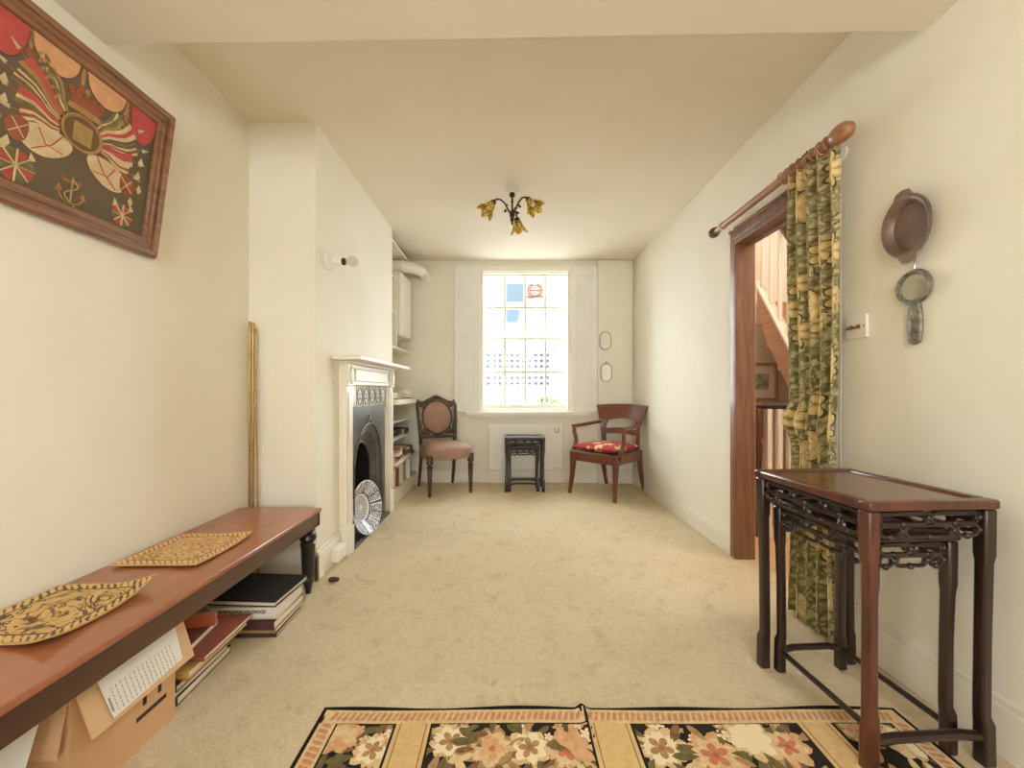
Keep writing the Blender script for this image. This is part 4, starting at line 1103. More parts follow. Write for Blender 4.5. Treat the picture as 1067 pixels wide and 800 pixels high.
b = MB(); b.box(-.085, .085, -.01, -.0075, 0, .045).box(-.085, .085, .0075, .01, 0, .045).box(.0825, .085, -.01, .01, 0, .045); b.build('cover', M['orange_cover'], ob)
MB().box(-.08, .082, -.0075, .0075, .003, .042).build('pages', M['pages'], ob)
# cardboard box with a sheet taped to the open flap
cb = thing('cardboard_box', 'brown cardboard box with arrow print and open flap under the bench', 'box', (-1.19, 1.095, 0))
O = cb.location
bx0, bx1, by0, by1, bh = -1.35, -1.03, .945, 1.245, .285
b = MB(O); th = .004
b.box(bx0 + .005, bx1 - .005, by0 + .005, by1 - .005, .001, .006).box(bx0, bx0 + th, by0, by1, 0, bh).box(bx1 - th, bx1, by0, by1, 0, bh).box(bx0 + th, bx1 - th, by0, by0 + th, 0, bh).box(bx0 + th, bx1 - th, by1 - th, by1, 0, bh)
b.build('carton', M['cardboard'], cb)
b = MB(O); b.hexa([(bx1 - .002, by0 + .012, bh - .004), (bx1 + .002, by0 + .012, bh), (bx1 + .002, by1 + .025, bh), (bx1 - .002, by1 + .025, bh - .004)],
                  [(bx1 + .044, by0 + .008, bh - .112), (bx1 + .048, by0 + .008, bh - .11), (bx1 + .040, by1 + .025, bh - .118), (bx1 + .036, by1 + .025, bh - .12)])
fl = b.build('flap', M['cardboard_light'], cb)
b = MB(O); b.hexa([(bx0, by0 - .001, bh), (bx1, by0 - .001, bh), (bx1, by0 - .005, bh), (bx0, by0 - .005, bh)], [(bx0, by0 - .022, bh - .13), (bx1 - .004, by0 - .022, bh - .13), (bx1 - .004, by0 - .026, bh - .13), (bx0, by0 - .026, bh - .13)])
b.build('flap', M['cardboard_light'], cb)
b = MB(O)
b.box(bx1, bx1 + .0012, 1.115, 1.212, .080, .092); b.box(bx1, bx1 + .0012, 1.135, 1.146, .112, .138); b.box(bx1, bx1 + .0012, 1.184, 1.195, .112, .138)
b.build('arrow_print', M['ink'], cb)
# taped sheet: lies in the flap's plane
p0 = Vector((bx1 + .0035, by0, bh)); dn = Vector((.044, 0, -.111)); dy = Vector((0, 1, 0)); nf = dn.cross(dy); nf = nf if nf.x > 0 else -nf; nf.normalize()
def fpnt(a, d, h): return p0 + dy * a + dn * d + nf * h
sh = thing('paper_sheet', 'white printed sheet stuck on the cardboard flap under the bench', 'paper', tuple(fpnt(.16, .4, .002)))
b = MB(sh.location); b.add([fpnt(.055, .0, .0025), fpnt(.29, .0, .0025), fpnt(.275, .86, .0025), fpnt(.06, .92, .0025)] + [fpnt(.055, .0, .0015), fpnt(.29, .0, .0015), fpnt(.275, .86, .0015), fpnt(.06, .92, .0015)],
    [(0, 1, 2, 3), (7, 6, 5, 4), (0, 4, 5, 1), (1, 5, 6, 2), (2, 6, 7, 3), (3, 7, 4, 0)]); b.build('sheet', M['paper'], sh, smooth=0)
b = MB(sh.location); random.seed(3)
for k in range(15):
    a = .075 + k * .0125
    d = .34
    while d < .84:
        l_ = random.uniform(.03, .09)
        b.add([fpnt(a, d, .0029), fpnt(a + .0022, d, .0029), fpnt(a + .0022, min(.86, d + l_), .0029), fpnt(a, min(.86, d + l_), .0029)], [(0, 1, 2, 3)]); d += l_ + .025
b.add([fpnt(.062, .5, .003), fpnt(.067, .5, .003), fpnt(.067, .8, .003), fpnt(.062, .8, .003)], [(0, 1, 2, 3)])
b.build('printed_lines', M['print_grey'], sh, smooth=0)
ws = thing('paper_sheet', 'white paper sheet leaning on the near side of the cardboard box', 'paper', (-1.1, .87, .1))
b = MB(ws.location)
Q = [(-1.30, .90, .255), (-1.04, .892, .262), (-1.05, .86, .13), (-1.33, .85, .12)]
b.add([Vector(q) for q in Q] + [Vector(q) + Vector((0, -.0015, 0)) for q in Q], [(0, 1, 2, 3), (7, 6, 5, 4), (0, 4, 5, 1), (1, 5, 6, 2), (2, 6, 7, 3), (3, 7, 4, 0)]); b.build('sheet', M['paper'], ws, smooth=0)
stp = flat_book((-1.17, .80, .0005), .26, .18, .035, M['white_cover'], 'white book lying flat on the carpet in front of the cardboard box', None, 6)
# ------------------------------------------------------------------ framed embroidery on the left wall
fr = thing('framed_embroidery', 'large framed embroidery of flags and anchor on dark cloth, high on the left wall', 'picture', (-1.368, 1.24, 1.505), 90, 7.7)
hw, fh, fw = .30, .545, .062
for nm, pts in (('top', [(-hw, fh), (hw, fh), (hw - fw, fh - fw), (-hw + fw, fh - fw)]), ('bottom', [(-hw, 0), (-hw + fw, fw), (hw - fw, fw), (hw, 0)]), ('l', [(-hw, 0), (-hw, fh), (-hw + fw, fh - fw), (-hw + fw, fw)]), ('r', [(hw, 0), (hw - fw, fw), (hw - fw, fh - fw), (hw, fh)])):
    b = MB(); b.prism(pts, lambda a, c, d: (a, d, c), -.022, -.001)
    # stepped moulding: outer bead and inner lip
    cxm = sum(p[0] for p in pts) / 4; czm = sum(p[1] for p in pts) / 4
    def ins(p, k0):
        sx = math.copysign(1, p[0]); szn = 1 if p[1] > fh / 2 else -1
        inner = abs(abs(p[0]) - (hw - fw)) < 1e-6
        ed = fw if inner else 0
        tgt = k0[1] if inner else k0[0]
        return (sx * (hw - tgt), (fh - tgt) if szn > 0 else tgt)
    b.prism([ins(p, (.006, .026)) for p in pts], lambda a, c, d: (a, d, c), -.032, -.02)
    b.prism([ins(p, (.036, .046)) for p in pts], lambda a, c, d: (a, d, c), -.027, -.02)
    b.build('frame_rail', M['frame_wood'], fr, bevel=.003)
U0, U1, V0, V1 = -hw + fw - .003, hw - fw + .003, fw - .003, fh - fw + .003
MB().box(U0, U1, -.012, -.004, V0, V1).build('cloth', M['art_ground'], fr)
# stitched motifs: thin raised patches of thread.  u to the right, v up from the frame's foot
LY = [0]
def clip(p): return (min(U1 - .004, max(U0 + .004, p[0])), min(V1 - .004, max(V0 + .004, p[1])))
def soften(p, k=2):
    for _ in range(k):
        o = []
        for i in range(len(p)):
            a, b_ = p[i], p[(i + 1) % len(p)]; o += [(a[0] * .75 + b_[0] * .25, a[1] * .75 + b_[1] * .25), (a[0] * .25 + b_[0] * .75, a[1] * .25 + b_[1] * .75)]
        p = o
    return p
class Stitch:
    def __init__(s): s.mb = MB(); s.ks = []; s.b = s
    def mi(s, k):
        if k not in s.ks: s.ks.append(k)
        return s.ks.index(k)
    def poly(s, pts, k, h=None):
        LY[0] += 1
        d = -.0122 - .00004 * (LY[0] % 60) if h is None else -.0122 - h
        s.mb.prism([clip(p) for p in pts], lambda a, c, q: (a, q, c), d, -.0118, s.mi(k))
    def ell(s, c, rx, rz, k, rot=0, n=20, a0=0, a1=2 * PI):
        s.poly([(c[0] + rx * math.cos(a) * math.cos(rot) - rz * math.sin(a) * math.sin(rot), c[1] + rx * math.cos(a) * math.sin(rot) + rz * math.sin(a) * math.cos(rot)) for a in [a0 + (a1 - a0) * i / n for i in range(n + (0 if a1 - a0 > 6.2 else 1))]], k)
    def line(s, pts, r, k):
        s.mb.tube([(a, -.0125, c) for a, c in [clip(p) for p in pts]], r, 5, flat=.5, m=s.mi(k))
    def done(s, name, par):
        s.mb.build(name, [M[k] for k in s.ks], par)
def vv(z): return (z - 1.505) / math.cos(R(7.7))
for u, k in ((-.20, 'th_red'), (-.085, 'th_peach'), (.06, 'th_peach'), (.19, 'th_red')):
    sw = Stitch(); rx = .062 if k == 'th_peach' else .05
    sw.poly([(u - rx, V1)] + [(u - rx * math.cos(PI * i / 14), V1 - .012 - (.062 if k == 'th_peach' else .10) * math.sin(PI * i / 14)) for i in range(15)] + [(u + rx, V1)], k)
    sw.line([(u - rx * math.cos(PI * i / 14), V1 - .012 - (.064 if k == 'th_peach' else .102) * math.sin(PI * i / 14)) for i in range(15)], .0022, 'th_brown')
    sw.done('swag', fr)
for u in (-.145, -.012, .128):
    sw = Stitch(); sw.ell((u, V1 - .03), .006, .028, 'th_gold'); sw.ell((u, V1 - .07), .009, .014, 'th_rust'); sw.done('tassel', fr)
fg = Stitch(); oc = (.004, vv(1.793))
# flag fans left and right
def flag(base, tip, wd, cols, wav=.006):
    bx_, bz = base; tx, tz = tip; L = math.hypot(tx - bx_, tz - bz); dx, dz = (tx - bx_) / L, (tz - bz) / L; nx, nz_ = -dz, dx
    n = len(cols)
    for i, k in enumerate(cols):
        a, c = -wd / 2 + wd * i / n, -wd / 2 + wd * (i + 1) / n
        pts = [(bx_ + dx * L * t_ + nx * (a * (.35 + .65 * t_) + wav * math.sin(t_ * 7)), bz + dz * L * t_ + nz_ * (a * (.35 + .65 * t_) + wav * math.sin(t_ * 7))) for t_ in (0.1, .3, .5, .7, .9, 1)]
        pts2 = [(bx_ + dx * L * t_ + nx * (c * (.35 + .65 * t_) + wav * math.sin(t_ * 7)), bz + dz * L * t_ + nz_ * (c * (.35 + .65 * t_) + wav * math.sin(t_ * 7))) for t_ in (1, .9, .7, .5, .3, .1)]
        fg.poly(pts + pts2, k)
    fg.line([(bx_, bz), (tx + dx * .025, tz + dz * .025)], .002, 'th_gold'); fg.poly([(tx + dx * .022 - nx * .006, tz + dz * .022 - nz_ * .006), (tx + dx * .05, tz + dz * .05), (tx + dx * .022 + nx * .006, tz + dz * .022 + nz_ * .006)], 'th_cream')
for s in (-1, 1):
    q = lambda u, z: (oc[0] + s * u, oc[1] + z)
    flag(q(.045, .015), q(.155, .105), .045, ['th_red', 'th_red', 'th_gold'] if s < 0 else ['th_cream', 'th_red', 'th_cream'])
    flag(q(.04, .03), q(.105, .125), .042, ['th_ochre', 'th_olive', 'th_cream', 'th_olive'])
    flag(q(.05, .0), q(.175, .055), .04, ['th_cream', 'th_brown', 'th_cream', 'th_brown', 'th_olive'])
    flag(q(.05, -.01), q(.165, .01), .045, ['th_red', 'th_red', 'th_cream', 'th_olive'] if s < 0 else ['th_cream', 'th_red', 'th_red'])
    flag(q(.05, -.02), q(.155, -.035), .04, ['th_rust', 'th_cream', 'th_rust', 'th_cream'])
    # big furled cream cloth below
    cl_ = soften([q(.02, -.05), q(.05, -.035), q(.09, -.035), q(.14, -.05), q(.16, -.09), q(.135, -.12), q(.09, -.125), q(.05, -.105), q(.022, -.075)])
    fg.poly(cl_, 'th_cream'); fg.line(cl_ + cl_[:1], .0014, 'th_brown')
    fg.line([q(.05, -.04), q(.075, -.08), q(.12, -.115)], .0035, 'th_red'); fg.line([q(.11, -.05), q(.09, -.085), q(.045, -.09)], .0035, 'th_red')
    fg.poly(soften([q(.13, -.045), q(.172, -.05), q(.19, -.085), q(.163, -.12), q(.132, -.105)]), 'th_rust'); fg.line([q(.135, -.06), q(.175, -.10)], .003, 'th_cream'); fg.line([q(.17, -.06), q(.14, -.1)], .003, 'th_cream')
    # leaf sprigs
    for k in range(6):
        z = .03 + k * .017; fg.ell(q(.06 + .05 * math.sin(k * .3), z + .03), .004, .010, 'th_olive', s * -.8)
        fg.ell(q(.078 + .05 * math.sin(k * .3), z + .03), .004, .010, 'th_gold', s * .6)
    for (u, z) in ((.195, .02), (.19, -.03), (.20, -.075), (.175, -.13)):
        fg.poly([q(u, z - .014), q(u + .010, z), q(u, z + .018), q(u - .008, z)], 'th_cream')
# crown over the oval
for k in range(5):
    fg.ell((oc[0] - .036 + k * .018, oc[1] + .095), .011, .030, 'th_rust', (2 - k) * .25)
fg.poly([(oc[0] - .05, oc[1] + .058), (oc[0] + .05, oc[1] + .058), (oc[0] + .045, oc[1] + .075), (oc[0] - .045, oc[1] + .075)], 'th_gold')
fg.ell((oc[0], oc[1] + .128), .008, .010, 'th_gold')
fg.done('flag_trophy', fr)
ov = Stitch(); ov.ell(oc, .058, .052, 'th_gold', n=28); ov.done('oval_rim', fr)
ov = Stitch(); LY[0] = 58; ov.mb.lathe([(.0, 0), (.05, 0), (.05, .001), (0, .001)], (oc[0], -.0148, oc[1]), 28, Matrix.Rotation(-PI / 2, 3, 'X') @ Matrix.Diagonal(Vector((1, .9, 1))), ov.mi('th_brown'))
ov.mb.box(oc[0] - .027, oc[0] + .027, -.0158, -.0145, oc[1] - .03, oc[1] + .028, ov.mi('th_ochre'))
ov.mb.tube([(oc[0] + .057 * math.cos(a * PI / 16), -.015, oc[1] + .051 * math.sin(a * PI / 16)) for a in range(32)], .003, 6, True, ov.mi('th_gold'))
ov.done('oval_portrait', fr)
an = Stitch(); ac = (-.005, vv(1.61))
an.line([(ac[0], ac[1] + .045), (ac[0], ac[1] - .035)], .004, 'th_gold'); an.line([(ac[0] + .035 * math.cos(PI + PI * i / 12), ac[1] - .005 + .03 * math.sin(PI + PI * i / 12)) for i in range(13)], .0045, 'th_gold')
an.line([(ac[0] - .022, ac[1] + .028), (ac[0] + .022, ac[1] + .028)], .0035, 'th_gold')
for s in (-1, 1): an.poly([(ac[0] + s * .045, ac[1] - .012), (ac[0] + s * .035, ac[1] + .012), (ac[0] + s * .026, ac[1] - .006)], 'th_gold'); an.poly([(ac[0] + s * .004, ac[1] + .03), (ac[0] + s * .026, ac[1] + .045), (ac[0] + s * .028, ac[1] + .025)], 'th_rust')
an.line([(ac[0] + .018 * math.sin(i * .9), ac[1] + .04 - i * .01) for i in range(9)], .002, 'th_cream')
an.done('anchor', fr)
def rondel(c, r):
    rd = Stitch()
    for k in range(8):
        a = k * PI / 4 + PI / 8; dn_ = .26
        rd.poly([c, (c[0] + r * math.cos(a - dn_), c[1] + r * math.sin(a - dn_)), (c[0] + r * 1.02 * math.cos(a), c[1] + r * 1.02 * math.sin(a)), (c[0] + r * math.cos(a + dn_), c[1] + r * math.sin(a + dn_))], 'th_red' if k % 2 else 'th_olive')
    for k in range(8):
        a = k * PI / 4; rd.line([c, (c[0] + r * math.cos(a), c[1] + r * math.sin(a))], .0042, 'th_cream')
    rd.ell(c, .008, .008, 'th_gold')
    for k in (1, 3): a = k * PI / 4; p = (c[0] + r * 1.1 * math.cos(a), c[1] + r * 1.1 * math.sin(a)); rd.poly([(p[0] - .008, p[1] - .01), (p[0] + .01, p[1]), (p[0] - .004, p[1] + .018)], 'th_cream')
    rd.done('flag_rosette', fr)
rondel((-.145, vv(1.615)), .044); rondel((.158, vv(1.61)), .036)

# ------------------------------------------------------------------ rug
RX0, RX1, RYF, RYN = -.578, 1.206, 1.268, .36
rg = thing('rug', 'floral needlework rug with black panels and cream strips in the foreground', 'rug', (.31, .8, 0))
O = rg.location
def rz_(x, y):
    z = .005 + .0022 * math.sin(x * 7 + 1) * max(0, (y - 1.0) / .27)
    z += .014 * math.exp(-((x - .228 - (RYF - y) * .10) / .013) ** 2) * max(0, 1 - (RYF - y) / .12)
    return z
b = MB(O); b.slab(lambda u, v, sd: (RX0 + (RX1 - RX0) * u, RYN + (RYF - RYN) * v + .004 * math.sin(u * 23), rz_(RX0 + (RX1 - RX0) * u, RYN + (RYF - RYN) * v) if sd else .001), 220, 60)
b.build('rug_base', M['rug_edge'], rg, smooth=60)
HT = [0.0006]
def sheet(mb, x0, x1, y0, y1, h, m=0, nx=None, ny=None):
    nx = nx or max(1, int((x1 - x0) / .012)); ny = ny or max(1, int((y1 - y0) / .03))
    mb.grid(lambda u, v: (x0 + (x1 - x0) * u, y0 + (y1 - y0) * v, rz_(x0 + (x1 - x0) * u, y0 + (y1 - y0) * v) + h), nx, ny, m)
bd = MB(O); e0, e1 = .012, .062
for a in ((RX0 + e0, RX1 - e0, RYF - e1, RYF - e0), (RX0 + e0, RX1 - e0, RYN + e0, RYN + e1), (RX0 + e0, RX0 + e1, RYN + e1, RYF - e1), (RX1 - e1, RX1 - e0, RYN + e1, RYF - e1)): sheet(bd, *a, .0006)
bd.build('rug_border', M['rug_cream'], rg)
rb = MB(O)   # ribbed twist in the border
def ribs(x0, y0, x1, y1, n):
    for k in range(n):
        t_ = (k + .5) / n; x, y = x0 + (x1 - x0) * t_, y0 + (y1 - y0) * t_; L = math.hypot(x1 - x0, y1 - y0); ux, uy = (x1 - x0) / L, (y1 - y0) / L; s_ = L / n * .36
        pts = [(x + ux * a * s_ - uy * c, y + uy * a * s_ + ux * c) for a, c in ((-1.5, -.015), (.3, -.015), (1.5, .015), (-.3, .015))]
        rb.add([(p, q, rz_(p, q) + .0011) for p, q in pts], [(0, 1, 2, 3)])
m_ = .037
ribs(RX0 + m_, RYF - m_, RX1 - m_, RYF - m_, 92); ribs(RX0 + m_, RYN + .06, RX0 + m_, RYF - .06, 40); ribs(RX1 - m_, RYN + .06, RX1 - m_, RYF - .06, 40); ribs(RX0 + m_, RYN + m_, RX1 - m_, RYN + m_, 92)
rb.build('border_twist', M['rug_border'], rg, smooth=0)
strips = [(-.335, -.232), (.240, .362), (.862, .962)]
for x0, x1 in strips:
    tb = MB(O); sheet(tb, x0, x1, RYN + e1, RYF - e1, .0006); tb.build('rug_strip', M['rug_tan'], rg)
ts = MB(O)
for x0, x1 in strips:
    for x in (x0 + .012, x1 - .014): sheet(ts, x, x + .003, RYN + e1, RYF - e1, .001)
ts.build('strip_line', M['rug_taupe'], rg, smooth=0)
panels = [(RX0 + e1 + .003, -.338), (-.229, .237), (.365, .859), (.965, RX1 - e1 - .003)]
for x0, x1 in panels:
    pb = MB(O); sheet(pb, x0, x1, RYN + e1 + .003, RYF - e1 - .003, .0006); pb.build('rug_panel', M['rug_black'], rg)
KEYS = ['rug_cream', 'rug_pale', 'rug_peach', 'rug_coral', 'rug_rose', 'rug_beige', 'rug_leaf', 'rug_taupe']
ly = [0]
def petal(mb, cx_, cy_, a, L, W, k, lim):
    ly[0] = (ly[0] + 1) % 90; h = .0012 + ly[0] * .00003
    pts = [(0, 0), (.3, -.36), (.62, -.5), (.86, -.34), (1, 0), (.86, .34), (.62, .5), (.3, .36)]
    vs = []
    for p, q in pts:
        x = cx_ + math.cos(a) * p * L - math.sin(a) * q * W; y = cy_ + math.sin(a) * p * L + math.cos(a) * q * W
        x = min(lim[1] - .004, max(lim[0] + .004, x)); y = min(RYF - e1 - .006, max(RYN + e1 + .006, y)); vs.append((x, y, rz_(x, y) + h))
    mb.add(vs, [tuple(range(8))], KEYS.index(k))
def flower(mb, c, r, pal, lim, seed):
    random.seed(seed)
    for ring_, (rr, n, k) in enumerate(((1.0, 8, pal[0]), (.78, 7, pal[1]), (.5, 5, pal[2]))):
        a0 = random.random() * 6
        for i in range(n): petal(mb, c[0], c[1], a0 + 2 * PI * i / n + random.uniform(-.1, .1), r * rr * random.uniform(.88, 1.08), r * rr * (.62 if n > 5 else .6), k, lim)
    petal(mb, c[0] - r * .12, c[1], 0, r * .25, r * .25, pal[3], lim)
def daisy(mb, c, r, k, k2, lim, n=5):
    a0 = random.random() * 6
    for i in range(n): petal(mb, c[0], c[1], a0 + 2 * PI * i / n, r, r * .62, k, lim)
    petal(mb, c[0] - r * .15, c[1], 0, r * .3, r * .3, k2, lim)
def leaf(mb, c, a, L, k, lim): petal(mb, c[0], c[1], a, L, L * .36, k, lim)
random.seed(21)
fm = MB(O)
P4 = {'c': ('rug_cream', 'rug_pale', 'rug_beige', 'rug_rose'), 'p': ('rug_peach', 'rug_cream', 'rug_coral', 'rug_rose'), 'r': ('rug_beige', 'rug_peach', 'rug_coral', 'rug_rose'), 't': ('rug_beige', 'rug_cream', 'rug_peach', 'rug_coral')}
for pi_, (x0, x1) in enumerate(panels):
    lim = (x0, x1); W = x1 - x0
    rows = [1.155, .98, .80, .62, .48]
    for ri, yr in enumerate(rows):
        n = 2 if W < .3 else 4
        cs_ = []
        for k in range(n): cs_.append((x0 + W * (k + .5) / n + random.uniform(-.02, .02), yr + random.uniform(-.035, .02) - (.03 if k % 2 else 0)))
        for c in cs_:
            for j in range(14):
                a = random.uniform(0, 2 * PI); leaf(fm, (c[0] + .045 * math.cos(a), c[1] + .045 * math.sin(a)), a + random.uniform(-.6, .6), random.uniform(.05, .08), random.choice(['rug_leaf', 'rug_taupe', 'rug_cream', 'rug_beige', 'rug_leaf']), lim)
        for j in range(n * 4):
            daisy(fm, (x0 + W * random.random(), yr + random.uniform(-.02, .06)), random.uniform(.012, .02), random.choice(['rug_pale', 'rug_cream', 'rug_peach']), 'rug_rose', lim)
        for j, c in enumerate(cs_):
            flower(fm, c, random.uniform(.066, .082) if W > .3 else .062, P4[random.choice('ccprt')], lim, 100 * pi_ + 10 * ri + j)
fm.build('rug_flowers', [M[k] for k in KEYS], rg, smooth=0)

# ------------------------------------------------------------------ curtain pole and curtain
PX, PZ = 1.272, 1.982
cp = thing('curtain_pole', 'brown wooden curtain pole with egg finials over the doorway', 'curtain pole', (PX, 2.0, PZ))
MB().tube([(0, -.42, .002), (0, .46, -.004)], .019, 14).build('pole', M['pole_wood'], cp)
mr = Matrix.Rotation(PI / 2, 3, 'X')
egg = [(.019, -.012), (.024, -.008), (.018, 0), (.02, .006), (.030, .022), (.035, .045), (.032, .072), (.02, .092), (0, .10)]
MB().lathe(egg, (0, -.41, .002), 18, mr).build('finial', M['pole_wood'], cp)
MB().lathe([(r_ * .9, z * .8) for r_, z in egg], (0, .455, -.004), 18, Matrix.Rotation(-PI / 2, 3, 'X')).build('finial', M['walnut'], cp)
for y in (-.36, .40):
    b = MB(); b.tube([(.086, y, -.02), (.05, y, -.02), (.02, y, -.012), (0, y, 0)], .009, 8); b.lathe([(.028, 0), (.028, .008), (.012, .012)], (.087, y, -.02), 16, Matrix.Rotation(-PI / 2, 3, 'Y')); b.tube([(.024 * math.cos(k * PI / 8), y, .024 * math.sin(k * PI / 8)) for k in range(16)], .005, 6, True)
    b.build('bracket', M['white'], cp)
ct = thing('curtain', 'olive and cream floral curtain gathered at the near side of the doorway', 'curtain', (1.29, 1.73, 0))
O = ct.location
CY0, CY1, NP = 1.575, 1.84, 4.6
arcl = 1.35
def cpath(u, v):
    """u across, v up 0..1; hem at the floor, heading at the pole"""
    z = .012 + 2.0 * v
    amp = .024 - .006 * max(0, (v - .9) / .1)
    nar = 1
    y = CY0 + (CY1 - CY0) * (.5 + (u - .5) * nar)
    ph = u * NP * 2 * PI + .5 * math.sin(z * 2.1 + u * 4)
    x = 1.285 - amp * math.sin(ph) - .012 * math.sin(z * 3 + u * 3)
    y += .010 * math.sin(2 * ph + 1)
    # the cloth is caught up in a loose pouch at table height
    pz = math.exp(-((z - .865) / .055) ** 2)
    x -= .022 * pz * (.35 + .65 * u); y += .035 * pz * max(0, u - .45) * 1.6
    z -= .035 * pz * (1 - u)
    return (min(1.335, x), y, z)
b = MB(O); b.grid(cpath, 200, 90, uvf=lambda u, v: (u * .52, v * 2.0))
b.build('cloth', M['curtain'], ct, smooth=80, solid=.003)
b = MB(O)
b.grid(lambda u, v: (min(1.337, 1.333 + .002 * math.sin(u * 40)), CY0 + .042 + (CY1 - CY0 - .044) * u, .03 + 1.93 * v), 40, 20); b.build('lining', M['lining'], ct, solid=.002)
for k in range(8):
    b = MB(O); y = 1.60 + k * .038; b.tube([(PX + .026 * math.cos(a * PI / 8), y, PZ + .026 * math.sin(a * PI / 8)) for a in range(16)], .004, 6, True); b.build('curtain_ring', M['pole_wood'], ct)

# ------------------------------------------------------------------ right wall: pan, hand mirror, switch
pn = thing('oval_pan', 'brown metal oval pan hanging on the right wall', 'pan', (XR, 1.354, 1.552), -90, ry=0)
pn.rotation_euler = (0, R(-5), R(-90))
mp_ = Matrix.Rotation(PI / 2, 3, 'X') @ Matrix.Diagonal(Vector((.86, 1.08, 1)))
MB().lathe([(.0, .002), (.072, .002), (.086, .024), (.094, .026), (.099, .024), (.098, .031), (.093, .032), (.083, .029), (.070, .009)], n=36, mx=mp_).build('pan_side', M['copper'], pn, smooth=50)
MB().lathe([(.071, .0085), (0, .0088)], n=36, mx=mp_).build('pan_base', M['copper_in'], pn)
for s in (-1, 1):
    MB().prism([(-.035, s * .095), (-.022, s * .121), (.0, s * .126), (.022, s * .121), (.035, s * .095)], lambda a, c, d: (a, d, c), -.031, -.024).build('lug', M['copper'], pn, bevel=.002)
hm = thing('hand_mirror', 'ornate tarnished hand mirror hanging below the oval pan', 'mirror', (XR, 1.344, 1.345), -90)
mf_ = Matrix.Rotation(PI / 2, 3, 'X')
MB().lathe([(0, .002), (.056, .002), (.060, .008), (.054, .014), (.046, .016), (.042, .012), (.042, .008), (0, .008)], n=36, mx=mf_).build('mirror_frame', M['pewter'], hm)
b = MB(); b.tube([(.052 * math.cos(a * PI / 20), -.015, .052 * math.sin(a * PI / 20)) for a in range(40)], .004, 6, True); b.build('bead_rim', M['pewter'], hm)
MB().lathe([(0, .0082), (.043, .0082), (.043, .0105), (0, .0105)], n=36, mx=mf_).build('mirror_glass', M['mirror'], hm)
def hdl(u, v, sd):
    z = -.05 - .142 * v; wv = .017 + .006 * math.sin(PI * min(1, v * 1.1)) + .004 * v
    if v > .86: wv *= math.sqrt(max(0.02, 1 - ((v - .86) / .14) ** 2))
    x = (u * 2 - 1) * wv
    return (x, -.002 - (.010 * math.sqrt(max(0, 1 - (u * 2 - 1) ** 2)) + .004 if sd else 0), z)
MB().slab(hdl, 12, 24).build('handle', M['pewter'], hm, smooth=60)
b = MB()
for k in range(7): b.ball((.004 * math.sin(k * 2.2), -.0145, -.068 - k * .017), .0085, 6, (1.1, .5, .8))
b.build('relief', M['pewter'], hm)
b = MB(); b.tube([(0, -.004, .055), (0, -.008, .066), (.003, -.008, .08), (0, -.003, .094)], .003, 6); b.build('hook', M['steel'], hm)
sw_ = thing('light_switch', 'white double light switch plate with metal toggles beside the curtain', 'switch', (XR, 1.565, 1.247), -90)
MB().box(-.046, .046, -.012, -.001, -.044, .044).build('plate', M['plastic'], sw_, bevel=.003)
for x in (-.02, .012):
    t_ = MB(); t_.lathe([(.009, .012), (.009, .015), (.005, .018)], (x, 0, 0), 12, mf_); t_.tube([(x, -.014, 0), (x, -.03, -.006)], [.004, .0055], 8); t_.build('toggle', M['brass'], sw_)
b = MB()
for x in (-.036, .036): b.lathe([(.004, .0118), (.004, .0128), (0, .013)], (x, 0, 0), 10, mf_)
b.build('screw', M['brass'], sw_)

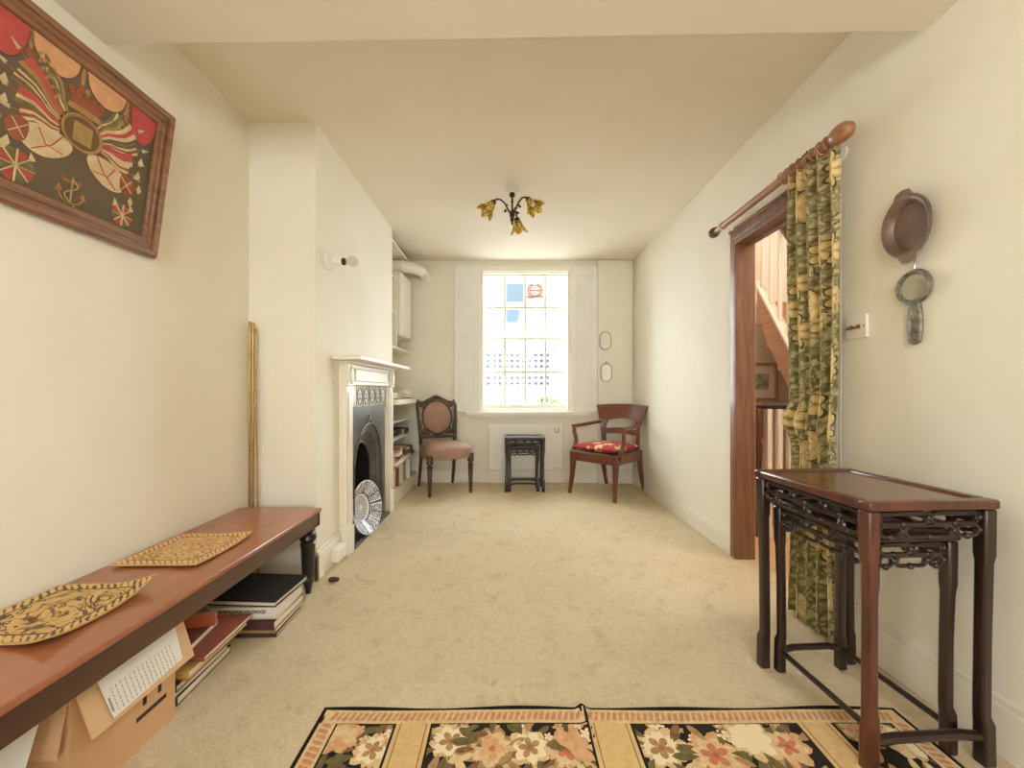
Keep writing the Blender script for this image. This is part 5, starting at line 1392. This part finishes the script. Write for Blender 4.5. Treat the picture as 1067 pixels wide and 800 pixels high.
# ------------------------------------------------------------------ ceiling light
ch = thing('ceiling_light', 'dark bronze three arm ceiling light with yellow flower shades', 'lamp', (.025, 2.84, ZC))
MB().lathe([(.042, 0), (.042, -.014), (.03, -.026), (.02, -.03)], n=24).build('ceiling_rose', M['enamel'], ch)
b = MB(); b.lathe([(.018, -.026), (.02, -.05), (.008, -.056), (.006, -.08), (.011, -.088), (.006, -.096), (.006, -.15), (.014, -.165), (.02, -.185), (.012, -.205), (.016, -.215), (.006, -.235), (.008, -.245), (0, -.255)], n=16); b.build('stem', M['bronze'], ch)
for ai, (ang, zd) in enumerate(((62, -.05), (-38, 0.0), (200, 0.0))):
    a = R(ang); ca, sa = math.cos(a), math.sin(a)
    prof = [(.008, -.185), (.03, -.15), (.055, -.11), (.085, -.088), (.115, -.090), (.135, -.105), (.142, -.118)]
    if zd: prof = [(.008, -.19), (.02, -.16), (.035, -.14), (.055, -.145), (.07, -.165), (.076, -.185)]
    arm = MB(); arm.tube([(ca * r_, sa * r_, z) for r_, z in prof], [.006] * (len(prof) - 1) + [.009], 8)
    # leaves on the arm
    for (r_, z, k) in ((.05, -.125, 1), (.045, -.15, -1), (.03, -.165, 1)):
        for j in range(2): arm.ball((ca * r_ - sa * k * .012 * (j + 1), sa * r_ + ca * k * .012 * (j + 1), z - .006 * j), .011, 6, (1, 1, .45))
    arm = arm.build('arm', M['bronze'], ch)
    er, ez = prof[-1]
    base = Vector((ca * er, sa * er, ez))
    tilt = R(38) if not zd else R(22)
    axis = Vector((ca * math.sin(tilt), sa * math.sin(tilt), -math.cos(tilt)))
    zx = axis; xx = Vector((-sa, ca, 0)); yy = zx.cross(xx); mxs = Matrix((xx, yy, zx)).transposed()
    nk = 40
    sp_ = [(.012, -.006), (.02, .006), (.030, .024), (.040, .048), (.050, .070), (.064, .088)]
    so = sp_ + [(r_ - .003, z - .0005) for r_, z in sp_[::-1]]
    s2 = MB()
    vs0 = len(s2.v)
    for i, (r_, z) in enumerate(so):
        for k in range(nk):
            th_ = 2 * PI * k / nk; depth = max(0, (z - .02) / .068)
            w_ = math.cos(6 * th_); rr = r_ * (1 + .10 * depth * w_); zz2 = z + .012 * depth * w_
            s2.v.append(base + mxs @ Vector((rr * math.cos(th_), rr * math.sin(th_), zz2)))
    for i in range(len(so) - 1):
        for k in range(nk):
            s2.f.append((i * nk + k, i * nk + (k + 1) % nk, (i + 1) * nk + (k + 1) % nk, (i + 1) * nk + k))
            d_ = min(i, len(so) - 2 - i)
            s2.mi.append(1 if (d_ < 2 or (d_ == 2 and (k // 3) % 2) or (d_ == 3 and (k * 7 + i * 3) % 5 < 2) or (d_ == 4 and (k * 3 + i) % 7 < 2)) else 0)
    shd = s2.build('lamp_shade', [M['shade_yellow'], M['shade_brown']], ch, smooth=60)
    MB().lathe([(.018, -.012), (.02, .004), (.014, .012)], base, 12, mxs).build('shade_cap', M['bronze'], shd)
    MB().lathe([(.010, .012), (.018, .03), (.02, .045), (.012, .06), (0, .064)], base, 12, mxs).build('bulb', M['enamel'], shd)
